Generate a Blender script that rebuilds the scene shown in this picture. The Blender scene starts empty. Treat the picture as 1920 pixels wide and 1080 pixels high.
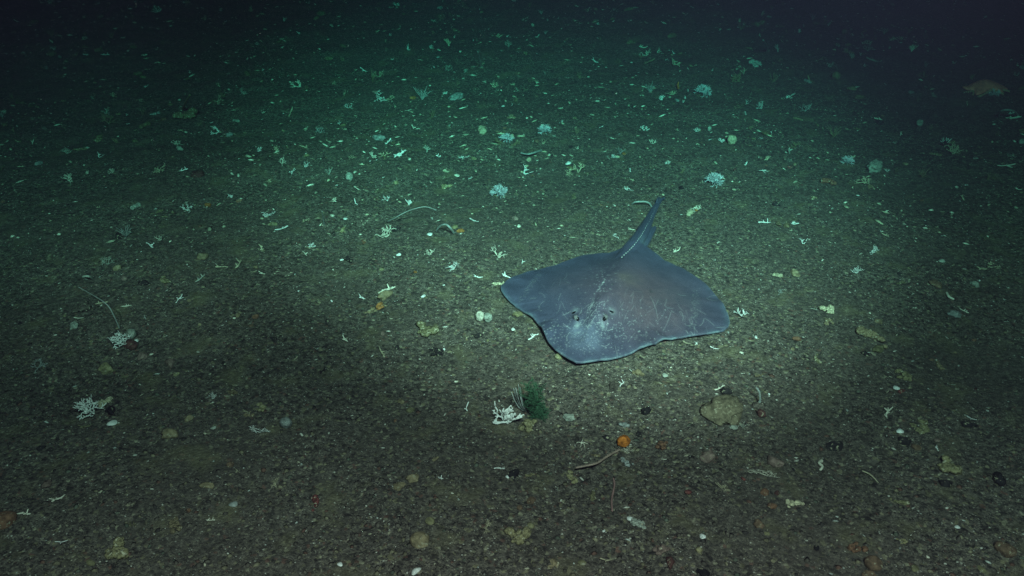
import bpy, bmesh, math, random
import numpy as np
from mathutils import Vector, Matrix, noise as mnoise

scene = bpy.context.scene
col = scene.collection
R = math.radians

# ---------------------------------------------------------------- camera
CAM_H, PITCH, FPX = 1.40, R(30.0), 1663.0          # focal length in pixels of a 1920 wide frame
cam = bpy.data.cameras.new('camera')
cam.sensor_width = 36.0
cam.lens = 36.0 * FPX / 1920.0
cam.clip_start, cam.clip_end = 0.02, 300.0
camo = bpy.data.objects.new('camera', cam); col.objects.link(camo)
camo.location = (0, 0, CAM_H)
camo.rotation_euler = (R(90) - PITCH, 0, 0)
scene.camera = camo

# ---------------------------------------------------------------- world: deep sea, no daylight reaches it
w = bpy.data.worlds.new('World'); scene.world = w; w.use_nodes = True
bg = w.node_tree.nodes['Background']
bg.inputs[0].default_value = (0.004, 0.010, 0.020, 1); bg.inputs[1].default_value = 0.1

# ---------------------------------------------------------------- the vehicle's lamps (they make the pool of light in the photograph)
def lamp(name, loc, aim, watts, colr, cone, blend, radius):
    l = bpy.data.lights.new(name, 'SPOT'); l.energy = watts; l.color = colr
    l.spot_size = R(cone); l.spot_blend = blend; l.shadow_soft_size = radius
    o = bpy.data.objects.new(name, l); col.objects.link(o)
    o.location = loc
    o.rotation_euler = (Vector(aim) - Vector(loc)).to_track_quat('-Z', 'Y').to_euler()
    return o
LC = (1.0, 0.30, 0.325)
lamp('vehicle_lamp', (0.50, -0.1, 2.25), (0.24, 3.42, 0.0), 6600, LC, 42, 1.0, 0.05)
lamp('vehicle_lamp', (-0.70, 0.0, 2.10), (-1.30, 4.25, 0.0), 1800, LC, 45, 1.0, 0.05)
lamp('vehicle_lamp', (1.00, 0.0, 2.20), (2.30, 4.3, 0.0), 950, LC, 46, 1.0, 0.05)
lamp('vehicle_lamp', (0.28, -0.35, 2.30), (0.22, 1.30, 0.0), 1150, LC, 98, 1.0, 0.05)

# ---------------------------------------------------------------- exposure and sampling
vs = scene.view_settings
vs.view_transform = 'Standard'; vs.look = 'None'; vs.exposure = 0.0; vs.gamma = 1.0
vs.use_curve_mapping = False
scene.render.engine = 'CYCLES'
cy = scene.cycles
cy.use_denoising = True
cy.max_bounces = 4; cy.diffuse_bounces = 2; cy.glossy_bounces = 1; cy.transmission_bounces = 1
cy.volume_bounces = 0; cy.transparent_max_bounces = 4
cy.sample_clamp_indirect = 2.0
cy.use_adaptive_sampling = False

rnd = random.Random(11)
rng = np.random.default_rng(5)

# ================================================================ helpers
def vnoise(x, y, seed=0.0):
    """smooth value noise in -1..1"""
    x = np.asarray(x, float); y = np.asarray(y, float)
    xi, yi = np.floor(x), np.floor(y); xf, yf = x - xi, y - yi
    def h(a, b):
        s = np.sin(a * 127.1 + b * 311.7 + seed * 74.7) * 43758.5453
        return (s - np.floor(s)) * 2 - 1
    u = xf * xf * (3 - 2 * xf); v = yf * yf * (3 - 2 * yf)
    return (h(xi, yi) * (1 - u) + h(xi + 1, yi) * u) * (1 - v) + (h(xi, yi + 1) * (1 - u) + h(xi + 1, yi + 1) * u) * v

SKC = (0.60, 2.62)                                   # about the middle of the skate
def height(x, y):
    x = np.asarray(x, float); y = np.asarray(y, float)
    d = np.hypot((x - SKC[0]) / 1.15, y - SKC[1])
    m = np.clip((d - 0.40) / 0.35, 0, 1); m = m * m * (3 - 2 * m)
    rot = x * 0.8 + y * 0.6, -x * 0.6 + y * 0.8
    z = 0.030 * vnoise(rot[0] * 0.9, rot[1] * 1.2, 1) + 0.012 * vnoise(rot[0] * 3.1, rot[1] * 3.6, 2)
    z = z * m - 0.004 * (1 - m)
    z = z + (0.0045 * vnoise(rot[0] * 11, rot[1] * 13, 3) + 0.0025 * vnoise(x * 27, y * 27, 4)) * (0.25 + 0.75 * m)
    return z
def hz(x, y): return float(height(x, y))

SP, CP = math.sin(PITCH), math.cos(PITCH)
def ray(px, py):
    u, v = (px - 960) / FPX, (540 - py) / FPX
    return Vector((u, CP + v * SP, -SP + v * CP))
def on_plane(px, py, z=0.0):
    d = ray(px, py); t = (z - CAM_H) / d.z
    return Vector((d.x * t, d.y * t, z))
def on_ground(px, py):
    """point of the seabed where a thing stands, and the metres one photograph pixel spans there"""
    z = 0.0
    for _ in range(8):
        p = on_plane(px, py, z); z = hz(p.x, p.y)
    p.z = z
    depth = p.y * CP + (CAM_H - z) * SP
    return p, depth / FPX

def tag(o, label=None, cat=None, group=None, kind=None):
    if label: o['label'] = label
    if cat: o['category'] = cat
    if group: o['group'] = group
    if kind: o['kind'] = kind
    return o

def mesh_from(name, v, f, smooth=True):
    me = bpy.data.meshes.new(name); me.from_pydata([tuple(a) for a in v], [], f)
    me.validate()
    if smooth: me.polygons.foreach_set('use_smooth', [True] * len(me.polygons))
    me.update(); return me

def new_obj(name, me, m=None, parent=None):
    o = bpy.data.objects.new(name, me); col.objects.link(o)
    if m is not None and not me.materials: me.materials.append(m)
    if parent is not None: o.parent = parent
    return o
def new_empty(name, loc):
    o = bpy.data.objects.new(name, None); col.objects.link(o); o.location = loc
    o.empty_display_size = 0.02; return o

# ---------------------------------------------------------------- materials
def nt_new(name):
    m = bpy.data.materials.new(name); m.use_nodes = True
    t = m.node_tree; b = t.nodes['Principled BSDF']
    return m, t, b
def nd(t, typ, **kw):
    n = t.nodes.new(typ)
    for k, v in kw.items(): setattr(n, k, v)
    return n
def ramp(t, stops, interp='LINEAR'):
    n = nd(t, 'ShaderNodeValToRGB'); r = n.color_ramp; r.interpolation = interp
    while len(r.elements) > 1: r.elements.remove(r.elements[-1])
    r.elements[0].position, r.elements[0].color = stops[0][0], (*stops[0][1], 1)
    for p, c in stops[1:]:
        e = r.elements.new(p); e.color = (*c, 1)
    return n
def mixc(t, a, b, fac, mode='MIX'):
    n = nd(t, 'ShaderNodeMix', data_type='RGBA', blend_type=mode)
    for s, val in ((0, fac), (6, a), (7, b)):
        if hasattr(val, 'default_value') and not isinstance(val, (int, float, tuple)): t.links.new(val, n.inputs[s])
        elif isinstance(val, (int, float)): n.inputs[s].default_value = val
        else: n.inputs[s].default_value = (*val, 1)
    return n.outputs[2]

def mat_object(name, rough=0.8, nscale=40, lo=0.55, hi=1.35, bump=0.4, bdist=0.003, spec=0.25, spots=None, spotscale=60, spotcut=0.62):
    """base colour from the object's own colour, broken up by noise; for stones, corals, sponges"""
    m, t, b = nt_new(name)
    oi = nd(t, 'ShaderNodeObjectInfo'); tc = nd(t, 'ShaderNodeTexCoord')
    n = nd(t, 'ShaderNodeTexNoise'); n.inputs['Scale'].default_value = nscale; n.inputs['Detail'].default_value = 5
    off = nd(t, 'ShaderNodeVectorMath', operation='ADD')
    geo = nd(t, 'ShaderNodeNewGeometry')
    t.links.new(geo.outputs['Position'], off.inputs[0])
    t.links.new(off.outputs[0], n.inputs['Vector'])
    rp = ramp(t, [(0.3, (lo,) * 3), (0.7, (hi,) * 3)])
    t.links.new(n.outputs['Fac'], rp.inputs[0])
    c = mixc(t, oi.outputs['Color'], rp.outputs[0], 1.0, 'MULTIPLY')
    if spots:
        n2 = nd(t, 'ShaderNodeTexNoise'); n2.inputs['Scale'].default_value = spotscale; n2.inputs['Detail'].default_value = 3
        t.links.new(off.outputs[0], n2.inputs['Vector'])
        r2 = ramp(t, [(spotcut, (0, 0, 0)), (spotcut + 0.06, (1, 1, 1))])
        t.links.new(n2.outputs['Fac'], r2.inputs[0])
        c = mixc(t, c, spots, r2.outputs[0])
    t.links.new(c, b.inputs['Base Color'])
    b.inputs['Roughness'].default_value = rough
    b.inputs['Specular IOR Level'].default_value = spec
    if bump:
        bp = nd(t, 'ShaderNodeBump'); bp.inputs['Strength'].default_value = bump; bp.inputs['Distance'].default_value = bdist
        t.links.new(n.outputs['Fac'], bp.inputs['Height']); t.links.new(bp.outputs[0], b.inputs['Normal'])
    return m
M = {}
M['stone'] = mat_object('stone', 0.85, 90, 0.5, 1.5, 0.9, 0.004, 0.2, spots=(0.30, 0.27, 0.19), spotscale=130, spotcut=0.60)
M['coral'] = mat_object('coral', 0.7, 120, 0.72, 1.15, 0.4, 0.002, 0.25)
M['sponge'] = mat_object('sponge', 0.9, 85, 0.35, 1.05, 1.0, 0.008, 0.1)
M['shell'] = mat_object('shell', 0.45, 70, 0.75, 1.15, 0.2, 0.001, 0.4)
M['rubble'] = mat_object('rubble', 0.9, 160, 0.35, 1.6, 1.0, 0.006, 0.15, spots=(0.50, 0.46, 0.34), spotscale=110, spotcut=0.6)
M['soft'] = mat_object('soft_tissue', 0.6, 60, 0.7, 1.25, 0.5, 0.003, 0.35)

def mat_ground():
    m, t, b = nt_new('seabed_sediment')
    geo = nd(t, 'ShaderNodeNewGeometry'); P = geo.outputs['Position']
    def vor(s, feat='F1'):
        v = nd(t, 'ShaderNodeTexVoronoi', feature=feat); v.inputs['Scale'].default_value = s; v.inputs['Randomness'].default_value = 1
        t.links.new(P, v.inputs['Vector']); return v
    def noi(s, d=4):
        v = nd(t, 'ShaderNodeTexNoise'); v.inputs['Scale'].default_value = s; v.inputs['Detail'].default_value = d
        t.links.new(P, v.inputs['Vector']); return v
    # sand grains
    v1 = vor(340); sep = nd(t, 'ShaderNodeSeparateColor'); t.links.new(v1.outputs['Color'], sep.inputs[0])
    r1 = ramp(t, [(0.0, (0.040, 0.035, 0.031)), (0.22, (0.078, 0.068, 0.058)), (0.52, (0.108, 0.094, 0.079)), (0.78, (0.155, 0.135, 0.105)), (0.95, (0.23, 0.21, 0.17)), (0.991, (0.52, 0.50, 0.44))], 'CONSTANT')
    t.links.new(sep.outputs[0], r1.inputs[0])
    # coarse grit
    v2 = vor(125); sep2 = nd(t, 'ShaderNodeSeparateColor'); t.links.new(v2.outputs['Color'], sep2.inputs[0])
    r2 = ramp(t, [(0.0, (0.028, 0.025, 0.023)), (0.16, (0.076, 0.066, 0.056)), (0.52, (0.115, 0.099, 0.080)), (0.80, (0.175, 0.155, 0.098)), (0.91, (0.13, 0.070, 0.055)), (0.95, (0.26, 0.24, 0.17))], 'CONSTANT')
    t.links.new(sep2.outputs[1], r2.inputs[0])
    n0 = noi(60, 3); f0 = ramp(t, [(0.47, (0, 0, 0)), (0.56, (0.9,) * 3)]); t.links.new(n0.outputs['Fac'], f0.inputs[0])
    c = mixc(t, r1.outputs[0], r2.outputs[0], f0.outputs[0])
    n5 = noi(70, 6); f5 = ramp(t, [(0.36, (0.6,) * 3), (0.64, (1.42,) * 3)]); t.links.new(n5.outputs['Fac'], f5.inputs[0])
    c = mixc(t, c, f5.outputs[0], 1.0, 'MULTIPLY')
    # silt lies in broad drifts, olive crusts between
    n1 = noi(2.3, 5); f1 = ramp(t, [(0.46, (0, 0, 0)), (0.64, (0.40,) * 3)]); t.links.new(n1.outputs['Fac'], f1.inputs[0])
    c = mixc(t, c, (0.090, 0.076, 0.064), f1.outputs[0])
    n2 = noi(9, 5); f2 = ramp(t, [(0.56, (0, 0, 0)), (0.70, (0.42,) * 3)]); t.links.new(n2.outputs['Fac'], f2.inputs[0])
    c = mixc(t, c, (0.175, 0.155, 0.085), f2.outputs[0])
    t.links.new(c, b.inputs['Base Color'])
    b.inputs['Roughness'].default_value = 0.95; b.inputs['Specular IOR Level'].default_value = 0.15
    # relief
    a = nd(t, 'ShaderNodeMath', operation='MULTIPLY'); t.links.new(v1.outputs['Distance'], a.inputs[0]); a.inputs[1].default_value = -0.5
    a2 = nd(t, 'ShaderNodeMath', operation='MULTIPLY_ADD'); t.links.new(v2.outputs['Distance'], a2.inputs[0]); a2.inputs[1].default_value = -0.8
    t.links.new(a.outputs[0], a2.inputs[2])
    a3 = nd(t, 'ShaderNodeMath', operation='ADD'); t.links.new(a2.outputs[0], a3.inputs[0]); t.links.new(n0.outputs['Fac'], a3.inputs[1])
    bp = nd(t, 'ShaderNodeBump'); bp.inputs['Strength'].default_value = 0.6; bp.inputs['Distance'].default_value = 0.0045
    t.links.new(a3.outputs[0], bp.inputs['Height']); t.links.new(bp.outputs[0], b.inputs['Normal'])
    return m
M['ground'] = mat_ground()

def mat_vcol(name, rough, spec, nscale=200, amt=0.25, bump=0.3, bdist=0.002):
    m, t, b = nt_new(name)
    a = nd(t, 'ShaderNodeVertexColor'); a.layer_name = 'Col'
    geo = nd(t, 'ShaderNodeNewGeometry')
    n = nd(t, 'ShaderNodeTexNoise'); n.inputs['Scale'].default_value = nscale; n.inputs['Detail'].default_value = 4
    t.links.new(geo.outputs['Position'], n.inputs['Vector'])
    r = ramp(t, [(0.3, (1 - amt,) * 3), (0.7, (1 + amt,) * 3)]); t.links.new(n.outputs['Fac'], r.inputs[0])
    t.links.new(mixc(t, a.outputs[0], r.outputs[0], 1.0, 'MULTIPLY'), b.inputs['Base Color'])
    b.inputs['Roughness'].default_value = rough; b.inputs['Specular IOR Level'].default_value = spec
    bp = nd(t, 'ShaderNodeBump'); bp.inputs['Strength'].default_value = bump; bp.inputs['Distance'].default_value = bdist
    t.links.new(n.outputs['Fac'], bp.inputs['Height']); t.links.new(bp.outputs[0], b.inputs['Normal'])
    return m
M['gravel'] = mat_vcol('gravel', 0.9, 0.15, 300, 0.3, 0.4)
M['skin'] = mat_vcol('skate_skin', 0.5, 0.35, 160, 0.14, 0.25, 0.0015)
def mat_plain(name, c, rough=0.6, spec=0.3):
    m, t, b = nt_new(name)
    geo = nd(t, 'ShaderNodeNewGeometry'); n = nd(t, 'ShaderNodeTexNoise'); n.inputs['Scale'].default_value = 150
    t.links.new(geo.outputs['Position'], n.inputs['Vector'])
    r = ramp(t, [(0.3, tuple(x * 0.75 for x in c)), (0.7, tuple(x * 1.2 for x in c))]); t.links.new(n.outputs['Fac'], r.inputs[0])
    t.links.new(r.outputs[0], b.inputs['Base Color'])
    b.inputs['Roughness'].default_value = rough; b.inputs['Specular IOR Level'].default_value = spec
    return m
M['thorn'] = mat_plain('thorn', (0.48, 0.48, 0.46), 0.5)
M['eye'] = mat_plain('eye', (0.13, 0.13, 0.14), 0.3, 0.5)
M['pupil'] = mat_plain('pupil', (0.008, 0.008, 0.010), 0.15, 0.6)
M['hydroid'] = mat_plain('hydroid_green', (0.048, 0.125, 0.068), 0.7, 0.2)
M['snow'] = mat_plain('marine_snow', (0.5, 0.48, 0.45), 0.8)

# ================================================================ the seabed: one sheet, fine near the camera, coarse far off
def axis(lo, hi, step, far):
    a = list(np.arange(lo, hi + step / 2, step)); s = step; x = a[-1]
    while x < far: s *= 1.35; x += s; a.append(x)
    s = step; x = a[0]; pre = []
    while x > -far: s *= 1.35; x -= s; pre.append(x)
    return np.array(pre[::-1] + a)
gx, gy = axis(-3.6, 3.6, 0.016, 45), axis(0.7, 6.6, 0.016, 45)
GX, GY = np.meshgrid(gx, gy)
GZ = height(GX, GY)
nx, ny = len(gx), len(gy)
me = bpy.data.meshes.new('seabed')
me.vertices.add(nx * ny); me.vertices.foreach_set('co', np.stack([GX, GY, GZ], -1).ravel())
idx = np.arange(nx * ny).reshape(ny, nx)
q = np.stack([idx[:-1, :-1], idx[:-1, 1:], idx[1:, 1:], idx[1:, :-1]], -1).reshape(-1, 4)
me.loops.add(q.size); me.loops.foreach_set('vertex_index', q.ravel().astype(np.int32))
me.polygons.add(len(q)); me.polygons.foreach_set('loop_start', np.arange(0, q.size, 4, dtype=np.int32))
me.polygons.foreach_set('use_smooth', np.ones(len(q), bool)); me.update()
tag(new_obj('seabed', me, M['ground']), kind='structure')

# ---------------------------------------------------------------- gravel and shell grit: nobody could count it
def scatter_points(n, ylo=0.95, yhi=8.5, power=1.6):
    """even-ish cover thinning with distance, in metres on the seabed"""
    y = ylo + (yhi - ylo) * rng.random(n) ** power
    x = (rng.random(n) * 2 - 1) * (0.62 * y + 0.75)
    return x, y
BASEV = np.array([[1,0,0],[-1,0,0],[0,1,0],[0,-1,0],[0,0,1],[0,0,-1],[.7,.7,.15],[-.7,.7,-.1],[-.7,-.7,.15],[.7,-.7,-.1]], float)
def hull_faces():
    bm = bmesh.new()
    for v in BASEV: bm.verts.new(v)
    bm.verts.ensure_lookup_table()
    bmesh.ops.convex_hull(bm, input=bm.verts[:]); bm.verts.index_update()
    bmesh.ops.triangulate(bm, faces=bm.faces[:])
    f = np.array([[v.index for v in fc.verts] for fc in bm.faces]); bm.free(); return f
BASEF = hull_faces()
def bits_mesh(name, x, y, size, aspect, flat, palette, weights, mat, sink=0.3):
    n = len(x); nv = len(BASEV)
    jit = BASEV[None] * (1 + (rng.random((n, nv, 3)) - 0.5) * 0.6)
    s = np.stack([size * aspect, size, size * flat], -1)[:, None, :]
    v = jit * s
    a = rng.random(n) * 6.283; ca, sa = np.cos(a)[:, None], np.sin(a)[:, None]
    tl = (rng.random(n) - 0.5)[:, None] * 0.6
    vx = v[..., 0] * ca - v[..., 1] * sa; vy = v[..., 0] * sa + v[..., 1] * ca
    vz = v[..., 2] + vx * tl
    out = np.stack([vx + x[:, None], vy + y[:, None], vz + (height(x, y) + size * flat * (1 - 2 * sink))[:, None]], -1)
    f = (BASEF[None] + (np.arange(n) * nv)[:, None, None]).reshape(-1, 3)
    me = bpy.data.meshes.new(name)
    me.vertices.add(n * nv); me.vertices.foreach_set('co', out.ravel())
    me.loops.add(f.size); me.loops.foreach_set('vertex_index', f.ravel().astype(np.int32))
    me.polygons.add(len(f)); me.polygons.foreach_set('loop_start', np.arange(0, f.size, 3, dtype=np.int32)); me.update()
    pal = np.array(palette); k = rng.choice(len(pal), n, p=np.array(weights) / sum(weights))
    c = pal[k] * (0.75 + 0.5 * rng.random((n, 1)))
    ca_ = me.color_attributes.new('Col', 'FLOAT_COLOR', 'POINT')
    cc = np.ones((n, nv, 4)); cc[..., :3] = c[:, None, :]
    ca_.data.foreach_set('color', cc.ravel())
    return new_obj(name, me, mat)
GPAL = [(0.045,0.040,0.036), (0.088,0.076,0.063), (0.112,0.096,0.078), (0.16,0.14,0.092), (0.12,0.068,0.052), (0.22,0.195,0.13), (0.10,0.11,0.085)]
def patchy(x, y, k):
    return 0.5 + 0.5 * vnoise(x * 2.1 + k, y * 2.6, 7 + k) + 0.35 * vnoise(x * 7, y * 8, 9 + k)
NG = 95000
x, y = scatter_points(NG)
keep = patchy(x, y, 0) > rng.random(NG) * 0.9 - 0.1; x, y = x[keep], y[keep]
sz = 0.0011 + 0.0052 * rng.random(len(x)) ** 4.5
tag(bits_mesh('gravel', x, y, sz, 1 + 0.6 * rng.random(len(x)), 0.35 + 0.3 * rng.random(len(x)), GPAL, [3, 11, 11, 5, 1.5, 1.5, 3], M['gravel'], .42), 'dark brown and tan gravel grains covering the seabed', 'gravel', kind='stuff')
NG = 6500
x, y = scatter_points(NG, power=1.25)
sz = 0.0010 + 0.0026 * rng.random(NG) ** 3
tag(bits_mesh('shell_grit', x, y, sz, 1 + 2.2 * rng.random(NG) ** 2, np.full(NG, 0.5), [(0.52,0.50,0.44), (0.40,0.37,0.28), (0.45,0.47,0.44)], [5, 3, 2], M['gravel'], 0.05), 'fine white flecks of broken shell and coral on the seabed', 'shell grit', kind='stuff')

NG = 5200
x, y = scatter_points(NG, 2.7, 7.4, .85); keep = patchy(x, y, 3) > .25 + .5 * rng.random(NG); x, y = x[keep], y[keep]; NG = len(x)
sz = 0.0022 + 0.0058 * rng.random(NG) ** 2.5
tag(bits_mesh('coral_crumbs', x, y, sz, 1 + 2.4 * rng.random(NG), np.full(NG, .55), [(0.60,0.58,0.48), (0.42,0.40,0.28), (0.30,0.30,0.22)], [3, 3, 3], M['gravel'], 0.1), 'drifts of broken pale coral crumbs on the farther seabed', 'coral crumbs', kind='stuff')

# ================================================================ mesh makers
def frame_of(d):
    d = d.normalized(); a = Vector((0, 0, 1)) if abs(d.z) < 0.9 else Vector((1, 0, 0))
    u = d.cross(a).normalized(); return u, d.cross(u)
def add_tube(V, F, pts, rad, n=5):
    base = len(V); k = len(pts)
    for i in range(k):
        d = (pts[min(i + 1, k - 1)] - pts[max(i - 1, 0)])
        u, v = frame_of(d)
        for j in range(n):
            a = 6.2832 * j / n
            V.append(pts[i] + (u * math.cos(a) + v * math.sin(a)) * rad[i])
    for i in range(k - 1):
        for j in range(n):
            a, b = base + i * n + j, base + i * n + (j + 1) % n
            F.append((a, b, b + n, a + n))
    V.append(pts[-1] + (pts[-1] - pts[-2]).normalized() * rad[-1] * 0.8); t = len(V) - 1
    for j in range(n): F.append((base + (k - 1) * n + j, base + (k - 1) * n + (j + 1) % n, t))
    V.append(pts[0]); t = len(V) - 1
    for j in range(n): F.append((base + (j + 1) % n, base + j, t))

def norm_mesh(name, V, F, smooth=True, drop=True):
    """unit width, standing on z = 0"""
    xs = [v.x for v in V]; ys = [v.y for v in V]; zs = [v.z for v in V]
    s = 1.0 / max(max(xs) - min(xs), (max(zs) - min(zs)) * .85, 1e-6); cx = (max(xs) + min(xs)) / 2
    z0 = min(zs) if drop else 0
    return mesh_from(name, [((v.x - cx) * s, v.y * s, (v.z - z0) * s) for v in V], F, smooth)

def coral_mesh(name, seed, levels=4, flat=0.35, up=0.35, thick=0.055, spread=0.75, stems=3, taper=0.8, lean=0.0):
    r = random.Random(seed); V, F = [], []
    def grow(p, d, ln, rad, lev):
        j = lambda k: Vector((r.gauss(0, 1), r.gauss(0, 1) * flat, r.gauss(0, 1))) * ln * k
        q1 = p + d * ln * 0.45 + j(.13); q2 = p + d * ln + j(.10)
        add_tube(V, F, [p, q1, q2], [rad, rad * 0.92, rad * (taper if lev else .62)], 6)
        if lev == 0: return
        d2 = (q2 - q1).normalized()
        kids = 1 if r.random() < .22 else (2 if r.random() < .75 else 3)
        for k in range(kids):
            side = (-1) ** k * r.uniform(.35, 1.15) * spread
            nd_ = d2 + Vector((side, r.uniform(-1, 1) * spread * flat, r.uniform(-0.75, .75) * spread + up * 0.25))
            grow(q2 - d2 * rad * 0.4, nd_.normalized(), ln * r.uniform(0.5, 1.0), rad * taper, lev - 1)
        if r.random() < .5:
            nd2 = (d * 0.3 + Vector((r.uniform(-1, 1), r.uniform(-1, 1) * flat, r.uniform(-0.5, .8)))).normalized()
            L = ln * r.uniform(.25, .6); add_tube(V, F, [q1, q1 + nd2 * L * .5, q1 + nd2 * L + j(.08)], [rad * 0.75, rad * .65, rad * 0.45], 6)
    for s in range(stems):
        a = (s + r.uniform(.1, .9)) / stems * 2.9 - 1.45
        d = Vector((math.sin(a) + lean, r.uniform(-1, 1) * flat, math.cos(a) * (.5 + up))).normalized()
        grow(Vector((r.uniform(-.05, .05), r.uniform(-.03, .03), 0)), d, r.uniform(0.20, 0.36), thick * r.uniform(.8, 1.1), levels - r.randint(0, 1 if s else 0))
    return norm_mesh(name, V, F)
def ball_mesh(name, seed, n=36, thick=0.016, hemi=True):
    r = random.Random(seed); V, F = [], []
    for i in range(n):
        z = r.uniform(0.0, 1.0) if hemi else r.uniform(-.6, 1); a = i * 2.39996
        q = math.sqrt(max(0, 1 - z * z)); d = Vector((q * math.cos(a), q * math.sin(a), z))
        p = Vector((0, 0, 0.12)); L = r.uniform(0.75, 1.0)
        m = p + d * 0.45 * L + Vector((r.gauss(0, .04), r.gauss(0, .04), r.gauss(0, .04)))
        add_tube(V, F, [p, m], [thick * 1.3, thick], 4)
        for k in range(3):
            e = (d + Vector((r.gauss(0, .38), r.gauss(0, .38), r.gauss(0, .38)))).normalized()
            t = m + e * 0.5 * L * r.uniform(.7, 1.05)
            add_tube(V, F, [m, m + e * 0.25 * L, t], [thick, thick * 0.9, thick * 0.75], 4)
            g = (e + Vector((r.gauss(0, .6), r.gauss(0, .6), r.gauss(0, .6)))).normalized()
            add_tube(V, F, [m + e * 0.25 * L, m + e * 0.25 * L + g * 0.2], [thick * 0.8, thick * 0.6], 4)
    return norm_mesh(name, V, F)
def twig_mesh(name, seed, nb=3, thick=0.07):
    """dead branch lying flat"""
    r = random.Random(seed); V, F = [], []
    p = Vector((-0.5, 0, 0.05)); d = Vector((1, r.uniform(-.4, .4), 0)).normalized(); path = [p]; rad = [thick * .6]
    for i in range(4):
        d = (d + Vector((0, r.uniform(-.7, .7), r.uniform(-.12, .2)))).normalized(); p = p + d * 0.25; path.append(p); rad.append(thick * r.uniform(.6, 1))
    add_tube(V, F, path, rad, 6)
    for k in range(nb):
        i = r.randint(1, 3); e = Vector((r.uniform(-.3, 1), r.choice((-1, 1)) * r.uniform(.6, 1.2), r.uniform(0, .8))).normalized()
        L = r.uniform(.15, .38)
        add_tube(V, F, [path[i], path[i] + e * L * .5, path[i] + e * L + Vector((r.uniform(-.05, .05), 0, .02))], [thick * .7, thick * .6, thick * .45], 6)
    return norm_mesh(name, V, F)
def lump_mesh(name, seed, sub=3, amp=0.25, freq=1.6, flat=0.6, fine=0.06, angular=0.0, aspect=0.8):
    bm = bmesh.new(); bmesh.ops.create_icosphere(bm, subdivisions=sub, radius=0.5)
    o = Vector((seed * 3.17, seed * 1.31, seed * 0.77)); r = random.Random(seed)
    cuts = []
    for i in range(int(angular)):
        n = Vector((r.gauss(0, 1), r.gauss(0, 1), r.gauss(0, .7))).normalized(); cuts.append((n, r.uniform(0.26, 0.40)))
    for v in bm.verts:
        n = v.co.normalized()
        k = 1 + amp * mnoise.noise(n * freq + o) + fine * mnoise.noise(n * freq * 4 + o)
        c = v.co * k
        for cn, cd in cuts:
            e = c.dot(cn) - cd
            if e > 0: c = c - cn * e * 0.92
        v.co = Vector((c.x, c.y * aspect, c.z * flat))
    V = [v.co.copy() for v in bm.verts]; bm.verts.index_update()
    F = [tuple(v.index for v in f.verts) for f in bm.faces]; bm.free()
    return norm_mesh(name, V, F)
def sponge_mesh(name, seed, lobes=3, flat=0.75, osc=True):
    """rounded lobes grown together, each with a pore on top"""
    r = random.Random(seed); bm = bmesh.new(); o = Vector((seed * 2.1, seed, .5))
    cs = [(Vector((0, 0, .26)), .34)]
    for i in range(lobes - 1):
        a = (0 if i % 2 else math.pi) + r.uniform(-.6, .6); k = r.uniform(.36, .5)
        cs.append((Vector((math.cos(a) * k, math.sin(a) * k * .7, r.uniform(.12, .28))), r.uniform(.2, .3)))
    for c, rr in cs:
        tilt = Vector((r.gauss(0, .25), r.gauss(0, .25), 1)).normalized(); st = r.uniform(.9, 1.2)
        g_ = bmesh.ops.create_icosphere(bm, subdivisions=3, radius=1)
        for v in g_['verts']:
            n = v.co.normalized(); k = 1 + .16 * mnoise.noise(n * 1.8 + o + c * 9) + .07 * mnoise.noise(n * 6 + o)
            dd = (n - tilt).length
            if osc and dd < .42: k -= .30 * (1 - dd / .42) ** 1.2
            v.co = c + Vector((n.x, n.y, n.z * flat * st)) * rr * k
    bm.verts.index_update(); V = [v.co.copy() for v in bm.verts]; F = [tuple(v.index for v in f.verts) for f in bm.faces]; bm.free()
    return norm_mesh(name, V, F)
def rubble_mesh(name, seed, n=9):
    """a crusty knobbly clump: knobs fused on a low cake"""
    r = random.Random(seed); bm = bmesh.new()
    for i in range(n):
        c = Vector((r.gauss(0, .22), r.gauss(0, .16), r.uniform(.02, .10))); s = r.uniform(.10, .26)
        mt = Matrix.Translation(c) @ Matrix.Rotation(r.uniform(0, 6), 4, 'Z') @ Matrix.Diagonal((s, s * r.uniform(.5, 1), s * r.uniform(.35, .7), 1))
        g = bmesh.ops.create_icosphere(bm, subdivisions=3, radius=1, matrix=mt)
        o = Vector((i * 2.3, seed, 0))
        for v in g['verts']:
            v.co += (v.co - c).normalized() * s * (0.28 * mnoise.noise(v.co * 9 + o) + 0.18 * mnoise.noise(v.co * 26 + o))
    bm.verts.index_update(); V = [v.co.copy() for v in bm.verts]; F = [tuple(v.index for v in f.verts) for f in bm.faces]; bm.free()
    return norm_mesh(name, V, F)
def shell_mesh(name, seed):
    """one valve: a ribbed cupped fan with thickness"""
    V, F = [], []; na, nr = 20, 7; r = random.Random(seed); asp = r.uniform(.65, .95)
    for side in (0, 1):
        for j in range(nr + 1):
            t = j / nr
            for i in range(na):
                a = 6.2832 * i / na; rr = t * (0.5 + 0.05 * math.cos(3 * a + seed)) * (1 + 0.02 * math.cos(10 * a))
                z = 0.20 * (1 - t * t) + 0.012 * math.cos(14 * t) - side * 0.03
                V.append(Vector((rr * math.cos(a) + 0.12 * (1 - t), rr * math.sin(a) * asp, z)))
    for side in (0, 1):
        b = side * (nr + 1) * na
        for j in range(nr):
            for i in range(na):
                q_ = (b + j * na + i, b + (j + 1) * na + i, b + (j + 1) * na + (i + 1) % na, b + j * na + (i + 1) % na)
                F.append(q_ if side == 0 else q_[::-1])
    o = nr * na; p = (nr + 1) * na + nr * na
    for i in range(na): F.append((o + i, p + i, p + (i + 1) % na, o + (i + 1) % na))
    return norm_mesh(name, V, F)
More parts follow.
